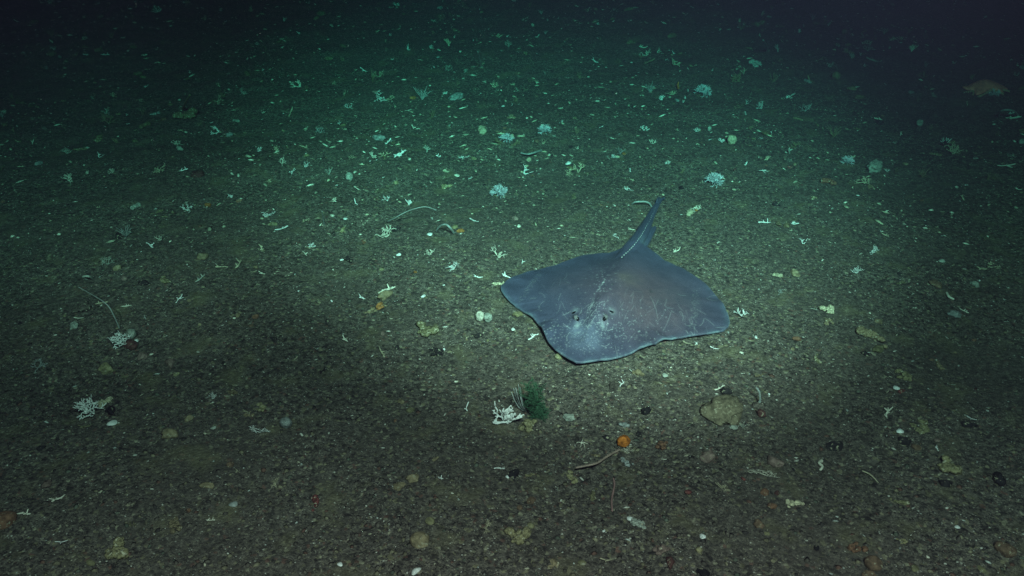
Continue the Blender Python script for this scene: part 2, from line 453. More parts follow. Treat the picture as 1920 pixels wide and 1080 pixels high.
def brittle_mesh(name, seed):
    r = random.Random(seed); V, F = [], []
    for k in range(5):
        a = k * 1.2566 + r.uniform(-.2, .2); pts, rad = [], []
        for i in range(6):
            t = i / 5; b = a + math.sin(t * 3 + k) * 0.35
            pts.append(Vector((math.cos(b) * t * .5, math.sin(b) * t * .5, .05 + .03 * math.sin(t * 5)))); rad.append(.034 * (1 - t * .75))
        add_tube(V, F, pts, rad, 5)
    add_tube(V, F, [Vector((0, 0, .0)), Vector((0, 0, .05)), Vector((0, 0, .08))], [.08, .08, .05], 7)
    return norm_mesh(name, V, F)
def plume_mesh(name, seed, n=15):
    """soft feathery fan: many fine filaments from one foot"""
    r = random.Random(seed); V, F = [], []
    for i in range(n):
        a = (i / (n - 1) - .5) * 1.7 + r.gauss(0, .06); y = r.gauss(0, .25); L = r.uniform(.4, 1.0)
        pts = [Vector((0, 0, 0))]
        for k in range(1, 5):
            t = k / 4; b = a * (0.5 + 0.5 * t); pts.append(Vector((math.sin(b) * t * L, y * t, math.cos(b) * t * L)) + Vector((r.gauss(0, .015), 0, 0)))
        add_tube(V, F, pts, [.02, .014, .012, .011, .008], 4)
        for k in (2, 3):
            e = Vector((r.uniform(-.5, .5), r.uniform(-.3, .3), .6)).normalized(); add_tube(V, F, [pts[k], pts[k] + e * .16], [.009, .006], 4)
    return norm_mesh(name, V, F)

VAR = {
 'coral': [coral_mesh('coral_branches', 20 + i, 4, .7, .35, .034, .95, 4 + i % 3) for i in range(8)],
 'bigcoral': [coral_mesh('coral_branches', 60 + i, 4, .55, .35, .030, .95, 6) for i in range(3)],
 'fan': [coral_mesh('coral_branches', 80 + i, 4, .25, .5, .026, .8, 4, .84) for i in range(3)],
 'upright': [coral_mesh('coral_branches', 100 + i, 3 + i % 2, .6, .8, .052, .8, 3) for i in range(7)],
 'ball': [ball_mesh('coral_branches', 120 + i) for i in range(3)],
 'twig': [twig_mesh('coral_piece', 140 + i, 2 + i % 3, .05 + .012 * (i % 3)) for i in range(8)],
 'stone': [lump_mesh('stone', 160 + i, 3, .45, 1.6, .5, .16, 5 + i % 3, .75) for i in range(8)],
 'round': [lump_mesh('stone', 180 + i, 3, .18, 1.3, .6, .04, 1, .9) for i in range(4)],
 'slab': [lump_mesh('stone', 200 + i, 4, .45, 1.7, .30, .16, 6, .7) for i in range(4)],
 'sponge': [sponge_mesh('sponge', 220 + i, 3 + i % 2, .8) for i in range(4)],
 'ballsponge': [sponge_mesh('sponge', 240 + i, 1, .95) for i in range(2)],
 'dome': [lump_mesh('sponge', 250 + i, 4, .38, 1.7, .45, .12, 0, .75) for i in range(3)],
 'rubble': [rubble_mesh('rubble', 260 + i, 8 + i) for i in range(5)],
 'shell': [shell_mesh('shell', 280 + i) for i in range(4)],
 'brittle': [brittle_mesh('brittle_star', 300)],
 'plume': [plume_mesh('plume', 310 + i) for i in range(3)],
 'base': [lump_mesh('base', 330 + i, 2, .4, 1.8, .55, .12, 3, .8) for i in range(3)],
}
SPEC = {  # kind: (object name, category, material, colour, height/width for the foot offset, sink fraction)
 'coral': ('coral_colony', 'coral', 'coral', .6, .02), 'bigcoral': ('coral_colony', 'coral', 'coral', .75, .02),
 'fan': ('fan_coral', 'coral', 'coral', .8, .02), 'upright': ('coral_colony', 'coral', 'coral', .9, .02),
 'ball': ('bushy_coral', 'coral', 'coral', .55, .06), 'twig': ('coral_fragment', 'coral fragment', 'coral', .1, .02),
 'stone': ('stone', 'stone', 'stone', .4, .13), 'round': ('stone', 'stone', 'stone', .4, .14), 'slab': ('stone', 'stone', 'stone', .2, .08),
 'sponge': ('sponge', 'sponge', 'sponge', .6, .08), 'ballsponge': ('sponge', 'sponge', 'sponge', .7, .06), 'dome': ('sponge', 'sponge', 'sponge', .35, .06),
 'rubble': ('encrusted_stone', 'stone', 'rubble', .2, .06), 'shell': ('shell', 'shell', 'shell', .2, .0),
 'brittle': ('brittle_star', 'brittle star', 'soft', .05, .0), 'plume': ('plume_hydroid', 'hydroid', 'soft', .9, .03),
}
C = dict(white=(.78,.78,.76), blue=(.60,.64,.70), cream=(.50,.45,.31), ivory=(.70,.66,.55), grey=(.33,.35,.34), pale=(.36,.38,.33), yellow=(.23,.20,.11),
         olive=(.17,.155,.085), tan=(.22,.175,.105), brown=(.13,.085,.055), dark=(.022,.020,.020), black=(.012,.011,.012), red=(.15,.048,.042), rust=(.16,.085,.052), ochre=(.36,.165,.055),
         orange=(.62,.20,.035), pink=(.19,.135,.115), darkred=(.075,.034,.03), gbrown=(.10,.085,.07))
def put(kind, px, py, wpx, colr, label, group=None, upright=True, rz=None, sz=1.0, base=None, var=None):
    nm, cat, mt, hw, sink = SPEC[kind]
    foot = py + (wpx * hw * sz * 0.42 if hw > .3 else wpx * hw * 0.2)
    p, mpp = on_ground(px, foot); s = wpx * mpp * (1.22 if kind in ('coral', 'upright', 'fan', 'ball', 'twig') else 1.0)
    me = VAR[kind][var] if var is not None else rnd.choice(VAR[kind])
    o = new_obj(nm, me, M[mt])
    if rz is None:
        rz = rnd.uniform(-.5, .5) + (math.pi if rnd.random() < .5 else 0) if hw > .6 else rnd.uniform(0, 6.28)
    zs = s * sz
    tl = .45 if kind in ('coral', 'upright') and wpx < 26 else .10
    o.rotation_euler = (rnd.uniform(-tl, tl), rnd.uniform(-tl, tl), rz)
    o.scale = (s, s * (rnd.uniform(.85, 1.1)), zs)
    o.location = (p.x, p.y, p.z - sink * zs)
    c = C[colr] if isinstance(colr, str) else colr; k = rnd.uniform(.9, 1.1)
    o.color = (*[min(1, a * k) for a in c], 1)
    tag(o, label, cat, group)
    if base:
        b = new_obj('base', rnd.choice(VAR['base']), M['rubble'], o)
        b.scale = (.42, .38, .42); b.location = (0, 0, -.10); b.color = (*C[base], 1)
    return o

# ================================================================ the skate
def K(cx, cy, z=0.010):                                 # point of the animal at height z, from a 3x enlargement of the photograph
    return on_plane(900 + cx / 3.0, 340 + cy / 3.0, z)
OUT = [(545,1020),(500,1000),(460,975),(420,945),(390,910),(365,875),(345,835),(325,800),(295,765),(255,735),(215,705),(170,675),(135,645),(115,612),(118,590),(145,565),(190,540),(250,515),(320,495),(400,472),(480,448),(550,425),(610,412),(670,410),(720,413),(775,400),(830,375),(880,362),(920,378),(965,396),(1010,430),(1040,455),(1090,475),(1140,500),(1180,530),(1230,560),(1270,590),(1310,625),(1350,665),(1380,710),(1400,750),(1408,785),(1400,810),(1375,830),(1330,843),(1290,855),(1230,865),(1170,872),(1110,880),(1060,890),(1010,905),(965,925),(920,943),(860,960),(800,980),(740,995),(680,1003),(620,1012),(580,1018)]
CEN = K(735, 690)
poly = [(K(*p) - CEN) for p in OUT]
th = np.unwrap([math.atan2(p.y, p.x) for p in poly]); rr = np.array([math.hypot(p.x, p.y) for p in poly])
if th[-1] < th[0]: th, rr = th[::-1], rr[::-1]
th = np.concatenate([th - 2 * math.pi, th, th + 2 * math.pi]); rr = np.tile(rr, 3)
fine = np.linspace(th[0], th[-1], 12000); frr = np.interp(fine, th, rr)
kern = np.hanning(17); kern /= kern.sum(); frr = np.convolve(np.pad(frr, 8, 'edge'), kern, 'valid')
def Rdisc(a):
    a0 = th[len(th) // 3]; return np.interp((a - a0) % (2 * math.pi) + a0, fine, frr)
SNOUT, TAILB = K(548, 1012) - CEN, K(880, 380) - CEN
AX = (TAILB - SNOUT).to_2d(); AXL = AX.length; AX = AX / AXL; SIDE = Vector((AX.y, -AX.x))
def axial(x, y):
    dx, dy = x - SNOUT.x, y - SNOUT.y
    return (dx * AX.x + dy * AX.y) / AXL, dx * SIDE.x + dy * SIDE.y
EYES = [K(540, 760, .045) - CEN, K(703, 778, .045) - CEN]
def sm(a, lo, hi):
    t = np.clip((a - lo) / (hi - lo), 0, 1); return t * t * (3 - 2 * t)
def ztop(x, y):
    a = np.arctan2(y, x); rho = np.hypot(x, y) / Rdisc(a)
    u, v = axial(x, y)
    z = 0.010 + 0.028 * np.clip(1 - rho ** 2, 0, 1) ** 1.1
    wid = 0.030 + 0.075 * sm(u, 0.05, 0.45) - 0.055 * sm(u, 0.6, 1.0)
    z = z + 0.036 * np.exp(-(v / wid) ** 2) * sm(u, 0.06, 0.40) * (1 - 0.30 * sm(u, 0.6, 1.0)) * np.clip(1.15 - rho, 0, 1) ** .5
    z = z + 0.010 * np.exp(-(v / 0.018) ** 2) * sm(u, 0.03, 0.2) * (1 - sm(u, 0.32, 0.42))       # rostrum
    for e in EYES: z = z + 0.011 * np.exp(-((x - e.x) ** 2 + (y - e.y) ** 2) / 0.017 ** 2)
    z = z + 0.010 * np.exp(-((np.abs(v) - 0.15) / .05) ** 2) * sm(u, .25, .5) * (1 - sm(u, .75, 1)) * np.clip(1 - rho, 0, 1)
    z = z + (0.007 * vnoise(a * 3.2, 0 * a, 21) + 0.004 * vnoise(a * 9, 0 * a, 22) + .003) * sm(rho, 0.72, 1.0)   # the margin ripples
    return z
root = new_empty('skate', (CEN.x, CEN.y, 0.0))
tag(root, 'large blue grey skate with pale edged wings lying flat on the seabed', 'skate')
NA, NR = 420, 110
A = np.linspace(0, 2 * math.pi, NA, endpoint=False); RH = np.linspace(0, 1, NR + 1)[1:] ** 0.8
AA, RR = np.meshgrid(A, RH); RAD = Rdisc(AA) * RR
X, Y = RAD * np.cos(AA), RAD * np.sin(AA); ZT = ztop(X, Y)
ZB = np.minimum(0.002 + 0.0 * X, ZT - 0.007) * (1 - sm(RR, .55, 1.0)) + (ZT - 0.0075) * sm(RR, .55, 1.0)
V = [Vector((0, 0, float(ztop(np.array(0.), np.array(0.)))))] + [Vector(p) for p in zip(X.ravel(), Y.ravel(), ZT.ravel())]
nb = len(V); V += [Vector((0, 0, 0.002))] + [Vector(p) for p in zip(X.ravel(), Y.ravel(), ZB.ravel())]
F = []
for side, b in ((0, 0), (1, nb)):
    for j in range(NA):
        k = (j + 1) % NA; f = (b, b + 1 + j, b + 1 + k); F.append(f if side == 0 else f[::-1])
    for i in range(NR - 1):
        o_ = b + 1 + i * NA
        for j in range(NA):
            k = (j + 1) % NA; f = (o_ + j, o_ + NA + j, o_ + NA + k, o_ + k); F.append(f if side == 0 else f[::-1])
o_ = 1 + (NR - 1) * NA
for j in range(NA):
    k = (j + 1) % NA; F.append((o_ + j, nb + o_ + j, nb + o_ + k, o_ + k))
# tail: flattened, tapering, bent at the tip
TP = [(800,470,95),(850,392,88),(893,325,72),(925,268,60),(953,208,46),(978,155,38),(1000,118,29),(1018,95,18),(1040,84,6)]
tp = [K(a, b, .014) - CEN for a, b, _ in TP]; tw = [c * 0.00070 / 2 for _, _, c in TP]
pts, rad = [], []
for i in range(len(tp) - 1):
    for s in range(8):
        t = s / 8; pts.append(tp[i].lerp(tp[i + 1], t)); rad.append(tw[i] * (1 - t) + tw[i + 1] * t)
pts.append(tp[-1]); rad.append(tw[-1])
b0 = len(V); n = 20
for i, p in enumerate(pts):
    d = (pts[min(i + 2, len(pts) - 1)] - pts[max(i - 2, 0)]); d.z = 0; d.normalize(); s = Vector((d.y, -d.x, 0))
    hgt = max(rad[i] * 0.62, 0.005); zc = hgt + 0.002
    for j in range(n):
        a = 6.2832 * j / n; V.append(Vector((p.x, p.y, zc)) + s * rad[i] * math.cos(a) + Vector((0, 0, hgt * math.sin(a))))
for i in range(len(pts) - 1):
    for j in range(n):
        a_, b_ = b0 + i * n + j, b0 + i * n + (j + 1) % n; F.append((a_, a_ + n, b_ + n, b_))
F.append(tuple(b0 + j for j in range(n))); F.append(tuple(b0 + (len(pts) - 1) * n + j for j in range(n))[::-1])
# pelvic fins and the blade of the dorsal fin near the tail tip
def slab(pl, z0, z1):
    b = len(V); k = len(pl)
    for z in (z0, z1):
        for p in pl: V.append(Vector((p.x, p.y, z)))
    F.append(tuple(range(b, b + k))[::-1]); F.append(tuple(range(b + k, b + 2 * k)))
    for i in range(k): F.append((b + i, b + (i + 1) % k, b + k + (i + 1) % k, b + k + i))
def fin(pl, z0, z1):
    q_ = [K(a, b, .01) - CEN for a, b in pl]
    area = sum(q_[i].x * q_[(i + 1) % len(q_)].y - q_[(i + 1) % len(q_)].x * q_[i].y for i in range(len(q_)))
    slab(q_ if area > 0 else q_[::-1], z0, z1)
fin([(790,430),(815,378),(848,345),(872,305),(886,262),(900,247),(913,256),(915,300),(900,350),(880,400)], .003, .013)
fin([(905,430),(930,382),(958,335),(980,290),(993,262),(985,250),(965,262),(940,310),(900,370)], .003, .013)
fp = [K(a, b, .016) - CEN for a, b in ((985,150),(996,118),(1012,92))]
d = (fp[2] - fp[0]); d.z = 0; L = d.length; d.normalize(); s = Vector((d.y, -d.x, 0))
for o1, ln, hh in ((0.25, .8, .020),):
    b = len(V); prof = [(0, .004), (.25, .6), (.6, 1), (1.0, .75), (1.05, .3), (.95, .0)]
    for sd in (-1, 1):
        for t, zz in prof: V.append(fp[0] + d * L * (o1 + ln * t) + s * (.0035 * sd - .006 * zz) + Vector((0, 0, -.004 + hh * zz)))
    k = len(prof); F.append(tuple(range(b, b + k))); F.append(tuple(range(b + k, b + 2 * k))[::-1])
    for i in range(k): F.append((b + (i + 1) % k, b + i, b + k + i, b + k + (i + 1) % k))
raw = mesh_from('raw_body', V, F)
tmp = bpy.data.objects.new('raw_body', raw); col.objects.link(tmp)
mr = tmp.modifiers.new('r', 'REMESH'); mr.mode = 'VOXEL'; mr.voxel_size = 0.0019; mr.use_smooth_shade = True
msm = tmp.modifiers.new('s', 'SMOOTH'); msm.factor = 0.5; msm.iterations = 4
dg = bpy.context.evaluated_depsgraph_get()
body_me = bpy.data.meshes.new_from_object(tmp.evaluated_get(dg)); body_me.name = 'body'
bpy.data.objects.remove(tmp); bpy.data.meshes.remove(raw)
N = len(body_me.vertices); co = np.empty(N * 3); body_me.vertices.foreach_get('co', co); co = co.reshape(-1, 3)
vx, vy, vz = co.T
va = np.arctan2(vy, vx); vrho = np.hypot(vx, vy) / Rdisc(va); vu, vv = axial(vx, vy)
colr = np.tile(np.array([0.070, 0.078, 0.132]), (N, 1))
def lay(mask, c):
    global colr
    colr = colr * (1 - mask[:, None]) + np.array(c)[None] * mask[:, None]
def blob(cx, cy, rx, ry=None, z=.035):
    p = K(cx, cy, z) - CEN; ry = ry or rx
    return np.exp(-(((vx - p.x) / (rx * .00056)) ** 2 + ((vy - p.y) / (ry * .00100)) ** 2))
mott = 0.5 + 0.5 * vnoise(vx * 28, vy * 28, 31) * .6 + 0.4 * .5 * vnoise(vx * 80, vy * 80, 32)
lay(np.clip(blob(930, 680, 330, 210) * (0.6 + .5 * mott), 0, .92), (0.122, 0.080, 0.098))
lay(np.clip(blob(480, 590, 160, 100) * .5 * mott, 0, 1), (0.105, 0.082, 0.105))
lay(np.clip(blob(820, 590, 70, 40) * .5 * mott, 0, 1), (0.17, 0.14, 0.10))
colr *= (0.80 + 0.40 * mott)[:, None]
tailm = sm(vu, 0.98, 1.15); lay(tailm * .6, (0.060, 0.070, 0.110))
# pale snout patches either side of the rostrum
for cx, cy, rx, ry in ((548, 905, 42, 36), (640, 905, 48, 40), (530, 850, 40, 30), (600, 860, 50, 30)):
    lay(np.clip(blob(cx, cy, rx, ry, .02) * (.15 + .5 * mott), 0, .55), (0.21, 0.24, 0.34))
for cx, cy, rx, ry, k in ((548, 790, 13, 10, .6), (690, 805, 13, 10, .4), (537, 718, 16, 12, .35), (742, 745, 18, 13, .3)):
    lay(blob(cx, cy, rx, ry, .045) * k, (0.42, 0.47, 0.50))
lay(blob(743, 624, 9, 6, .045) * .8, (0.04, 0.04, 0.05)); lay(blob(960, 630, 9, 12, .04) * .8, (0.04, 0.04, 0.05))
# thin margin, pale where the skin is nearly clear
front = np.where(vu < 0.62, 1.0, 0.45) * np.clip(.62 + .55 * vnoise(va * 14, 0 * va, 51) + .3 * vnoise(va * 45, 0 * va, 52), .1, 1.15)
lay(sm(vrho, 0.93, 0.998) * front * .5 * (1 - tailm), (0.13, 0.175, 0.235))
lay(sm(vrho, 0.988, 1.0) * front * .55 * (1 - tailm), (0.25, 0.32, 0.36))
# prickles, scars and scratches: marks in the skin itself
def dot(px_, py_, r_, k, c=(0.62, 0.66, 0.68)):
    lo_, hi_ = np.searchsorted(vxs, (px_ - r_ * 2, px_ + r_ * 2)); i = vord[lo_:hi_]
    i = i[(np.abs(vy[i] - py_) < r_ * 2) & (vz[i] > .004)]
    if len(i) == 0: return
    f = np.clip(1.4 - np.hypot(vx[i] - px_, vy[i] - py_) / r_, 0, 1) * k
    colr[i] = colr[i] * (1 - f[:, None]) + np.array(c)[None] * f[:, None]
g = random.Random(77); vord = np.argsort(vx); vxs = vx[vord]
def dots(n_, cx, cy, sx, sy, r_=.0022, k=.6, z=.035):
    for _ in range(n_):
        p = K(g.gauss(cx, sx), g.gauss(cy, sy), z) - CEN; dot(p.x, p.y, r_ * g.uniform(.7, 1.2), k * g.uniform(.4, 1))
dots(230, 620, 800, 75, 58, .0016, .45); dots(110, 600, 900, 120, 45, .0016, .4, .02); dots(70, 690, 600, 55, 60, .002, .5)
dots(110, 860, 840, 120, 45, .002, .45, .025); dots(60, 700, 480, 60, 50, .0018, .35); dots(80, 420, 860, 50, 50, .002, .4, .02)
for t in np.linspace(0, 1, 9):
    p = K(700 - 40 * t + g.uniform(-6, 6), 590 + 60 * t, .05) - CEN; dot(p.x, p.y, .0021, .55)
dot(*(K(690, 605, .05) - CEN).to_2d(), .0032, .8)
def band(p0, p1, n_, w_):                                # patches of wing thorns
    for i in range(n_):
        t = g.random(); cx = p0[0] + (p1[0] - p0[0]) * t + g.uniform(-w_, w_); cy = p0[1] + (p1[1] - p0[1]) * t + g.uniform(-8, 8)
        p = K(cx, cy, .018) - CEN; dot(p.x, p.y, .0016, g.uniform(.15, .42), (.34, .36, .34))
band((330, 525), (230, 670), 90, 16); band((1215, 610), (1195, 830), 130, 22)
def scratch(cx, cy, ang, ln, k, bend):
    x0, y0 = cx, cy
    for s_ in range(int(ln / 3.0)):
        p = K(x0, y0, .028) - CEN; dot(p.x, p.y, .00105, k, (.52, .55, .57))
        x0 += 3.0 * math.cos(ang); y0 += 3.0 * math.sin(ang); ang += bend
for _ in range(64): scratch(g.gauss(910, 125), g.gauss(780, 62), g.choice((2.4, -.8, .9, 1.6)) + g.gauss(0, .35), g.uniform(15, 65), g.uniform(.05, .22), g.gauss(0, .04))
for _ in range(26): scratch(g.gauss(610, 70), g.gauss(800, 50), g.gauss(-.6, .7), g.uniform(20, 60), g.uniform(.3, .7), g.gauss(0, .05))
for _ in range(26): scratch(g.uniform(280, 520), g.uniform(560, 900), g.gauss(-.6, .8), g.uniform(20, 60), g.uniform(.15, .4), g.gauss(0, .05))
for _ in range(20): scratch(g.uniform(1020, 1340), g.uniform(600, 840), g.gauss(.6, .8), g.uniform(20, 70), g.uniform(.2, .5), g.gauss(0, .05))
for cx, cy, a, l in ((1265, 755, .4, 70), (1330, 795, -.2, 60), (955, 680, .95, 110), (1075, 740, 1.9, 100), (760, 905, 1.2, 55), (1000, 690, 1.9, 30)): scratch(cx, cy, a, l, .32, .01)
for k_ in range(40):                                      # fine ribs of the wing muscle on the right
    cx = 960 + k_ * 7
    scratch(cx, 560 + abs(k_ - 20) * 2.0 + 40, 1.45, 90, .07, 0)
colr *= 0.80
low = vz < 0.0045
colr[low & (vrho < .96)] = (0.35, 0.36, 0.38)
body_me.materials.clear(); body_me.materials.append(M['skin'])
ca = body_me.color_attributes.new('Col', 'FLOAT_COLOR', 'POINT')
ca.data.foreach_set('color', np.concatenate([colr, np.ones((N, 1))], 1).ravel())
body = new_obj('body', body_me, None, root)
bpy.context.view_layer.update(); CAML = Vector((0, 0, CAM_H)) - root.location
def on_skin(cx, cy):
    """point on the animal's skin, in its own frame"""
    d = (K(cx, cy, .02) - Vector((0, 0, CAM_H))).normalized(); hit, loc, nor, _ = body.ray_cast(CAML, d)
    return (loc, nor) if hit else (K(cx, cy, .02) - CEN, Vector((0, 0, 1)))
# eyes in raised sockets
def ell(name, sx, sy, sz_, seg=16):
    bm = bmesh.new(); bmesh.ops.create_uvsphere(bm, u_segments=seg, v_segments=10, radius=1)
    for v in bm.verts: v.co = Vector((v.co.x * sx, v.co.y * sy, v.co.z * sz_ + (0.12 * sz_ if v.co.z > 0 else 0)))
    me_ = bpy.data.meshes.new(name); bm.to_mesh(me_); bm.free()
    me_.polygons.foreach_set('use_smooth', [True] * len(me_.polygons)); return me_
eme, pme = ell('eye', .0075, .010, .0068), ell('pupil', .0050, .0068, .0045)
for e, rz in zip(EYES, (.5, -.5)):
    zt = float(ztop(np.array(e.x), np.array(e.y)))
    eo = new_obj('eye', eme, M['eye'], root); eo.location = (e.x, e.y - .006, zt - .0015); eo.rotation_euler = (.5, 0, rz)
    po = new_obj('pupil', pme, M['pupil'], eo); po.location = (0.001, -.0065, .0036)
    po.rotation_euler = (.6, 0, 0)
# spiracles behind the eyes: small hooded slits
for cx, cy, rz in ((530, 726, .7), (738, 748, -.6)):
    p = K(cx, cy, .045) - CEN; zt = float(ztop(np.array(p.x), np.array(p.y)))
    so = new_obj('spiracle', ell('spiracle', .010, .0035, .0028), M['pupil'], root); so.location = (p.x, p.y, zt); so.rotation_euler = (0, 0, rz)
# the row of white thorns along back and tail
tv = [Vector((math.cos(a) * .5, math.sin(a) * .42, 0)) for a in np.linspace(0, 6.2832, 8)[:-1]] + [Vector((-.25, 0, .85))]
tme = mesh_from('thorn', [v * .0039 for v in tv], [(i, (i + 1) % 7, 7) for i in range(7)] + [tuple(range(7))[::-1]])
TH = [(798,428),(810,416),(821,405),(832,396),(842,386),(851,376),(860,367),(868,357),(877,346),(885,335),(893,325),(901,314),(908,304),(913,294),(918,284),(924,275),(930,264),(937,252),(944,240),(951,226),(957,214),(962,204),(967,195),(972,184),(979,166),(985,150)]
for i, (cx, cy) in enumerate(TH):
    p, nr_ = on_skin(cx, cy); zt = p.z
    o = new_obj('thorn', tme, M['thorn'], root); o.location = (p.x, p.y, zt - .0006); o.rotation_euler = (0, 0, math.atan2(AX.y, AX.x) + math.pi)
    o.scale = [1.45 - .03 * i] * 3

# ================================================================ whips, sea star, hydroid: things with a shape of their own
def smooth_path(P, n=8):
    out = []
    Q = [P[0]] + P + [P[-1]]
    for i in range(1, len(Q) - 2):
        for s in range(n):
            t = s / n; a, b, c, d_ = Q[i - 1], Q[i], Q[i + 1], Q[i + 2]
            out.append(0.5 * ((2 * b) + (c - a) * t + (2 * a - 5 * b + 4 * c - d_) * t * t + (3 * b - a - 3 * c + d_) * t ** 3))
    return out + [P[-1]]
def whip(path, r0, r1, colr, label, cat='sea whip', name='sea_whip', foot=None, polyps=False):
    """path: (photograph x, y, metres above the seabed) from foot to tip"""
    P = []
    for px, py, h in path:
        z = h
        for _ in range(6):
            p = on_plane(px, py, z); z = hz(p.x, p.y) + h
        P.append(p)
    o0 = P[0].copy(); P = [p - o0 for p in P]
    pp = smooth_path(P, 9); rad = [r0 + (r1 - r0) * i / (len(pp) - 1) for i in range(len(pp))]
    if polyps: rad = [r * (1.0 + .12 * (i % 2)) for i, r in enumerate(rad)]
    V, F = [], []; add_tube(V, F, pp, rad, 7)
    if polyps:
        r = random.Random(len(pp))
        for i in range(0, len(pp)):
            for q_ in range(3):
                e = Vector((r.gauss(0, 1), r.gauss(0, 1), abs(r.gauss(0, 1)))).normalized(); add_tube(V, F, [pp[i], pp[i] + e * rad[i] * 1.5], [rad[i] * .4, rad[i] * .25], 4)
    if foot:
        rt = new_empty(name, o0); st = new_obj('stalk', mesh_from('stalk', V, F), M['soft'], rt); st.color = (*C[colr], 1)
        b = new_obj('holdfast', rnd.choice(VAR['base']), M['rubble'], rt); b.scale = (foot,) * 3; b.location = (0, 0, -foot * .2); b.color = (*C['gbrown'], 1)
    else:
        rt = new_obj(name, mesh_from('stalk', V, F), M['soft']); rt.location = o0; rt.color = (*C[colr], 1)
    return tag(rt, label, cat)
C.update(whiptan=(.32,.23,.19), whipgrey=(.25,.27,.26), pinkwhip=(.30,.17,.16))
whip([(1162,843,.006),(1140,855,.022),(1120,868,.030),(1100,873,.030),(1080,877,.028)], .0026, .0019, 'whiptan', 'pinkish tan sea whip bending left below the orange sponge', polyps=True)
whip([(1422,764,.0),(1425,750,.02),(1424,736,.04),(1418,727,.05)], .0027, .0020, 'whipgrey', 'short grey curved sea whip right of the big flat slab', foot=.035, polyps=True)
whip([(1185,383,.004),(1191,379,.02),(1205,378,.024),(1216,380,.02),(1222,388,.0)], .0034, .0030, 'whipgrey', 'pale arched sea whip left of the skate tail tip')
whip([(224,616,.005),(214,593,.05),(204,575,.08),(190,563,.09),(170,551,.09),(147,538,.09)], .0019, .0012, 'whipgrey', 'long thin pale sea whip curving up left at the left side')
whip([(727,415,.01),(740,409,.04),(762,397,.07),(783,390,.09),(800,388,.09),(818,394,.07)], .0020, .0014, 'whipgrey', 'thin arched sea whip above the white coral and dark stone')
whip([(851,437,.0),(844,427,.035),(836,421,.045),(826,423,.035),(818,433,.0)], .0042, .0026, 'whipgrey', 'thick pale arched sea whip beside the orange sponge lump')
whip([(1015,282,.01),(1002,286,.03),(990,289,.03),(977,287,.02)], .005, .0035, 'whipgrey', 'pale curved sea whip lying below the bluish bushy corals')
whip([(1872,219,.0),(1876,209,.05),(1888,206,.07),(1902,209,.06),(1911,219,.0)], .005, .004, 'whipgrey', 'dim arched sea whip below the sea star at the right edge')
whip([(608,424,.0),(606,410,.05),(604,396,.10)], .0030, .0018, 'whipgrey', 'short upright thin sea whip left of the yellow pitted stone', foot=.03)
whip([(1150,897,.002),(1152,910,.004),(1147,937,.003),(1148,958,.002)], .0025, .0022, 'pinkwhip', 'thin reddish thread lying below the orange sponge', cat='worm', name='thread_worm')
whip([(1617,883,.004),(1632,890,.008),(1647,905,.002)], .0016, .0012, 'cream', 'thin straight pale fibre on the lower right seabed', cat='fibre', name='fibre')
whip([(163,524,.0),(156,519,.02),(166,518,.025),(174,523,.0)], .004, .003, 'pale', 'small pale curled worm tube above the long left sea whip', cat='worm tube', name='worm_tube')
whip([(1775,549,.002),(1779,556,.008),(1788,561,.002)], .004, .003, 'ivory', 'white curved worm tube on the right seabed', cat='worm tube', name='worm_tube')
whip([(1541,864,.002),(1536,868,.006),(1542,875,.006),(1538,881,.002)], .004, .003, 'ivory', 'white hooked worm tube on the lower right seabed', cat='worm tube', name='worm_tube')
whip([(902,126,.0),(899,110,.10),(896,97,.18)], .004, .003, 'whipgrey', 'dim upright whip far up the seabed near the top', foot=.04)
whip([(342,206,.0),(348,192,.10),(356,178,.18)], .007, .004, 'olive', 'dim olive stalk rising from the lump at upper left', foot=.05)
whip([(1438,96,.0),(1437,86,.08),(1431,75,.16)], .006, .004, 'whipgrey', 'dim forked looking stalk in the dark upper right', foot=.04)
whip([(1272,165,.01),(1271,160,.03),(1272,154,.05)], .006, .003, 'orange', 'tiny pinkish shrimp like sliver above the far corals', cat='shrimp', name='shrimp')

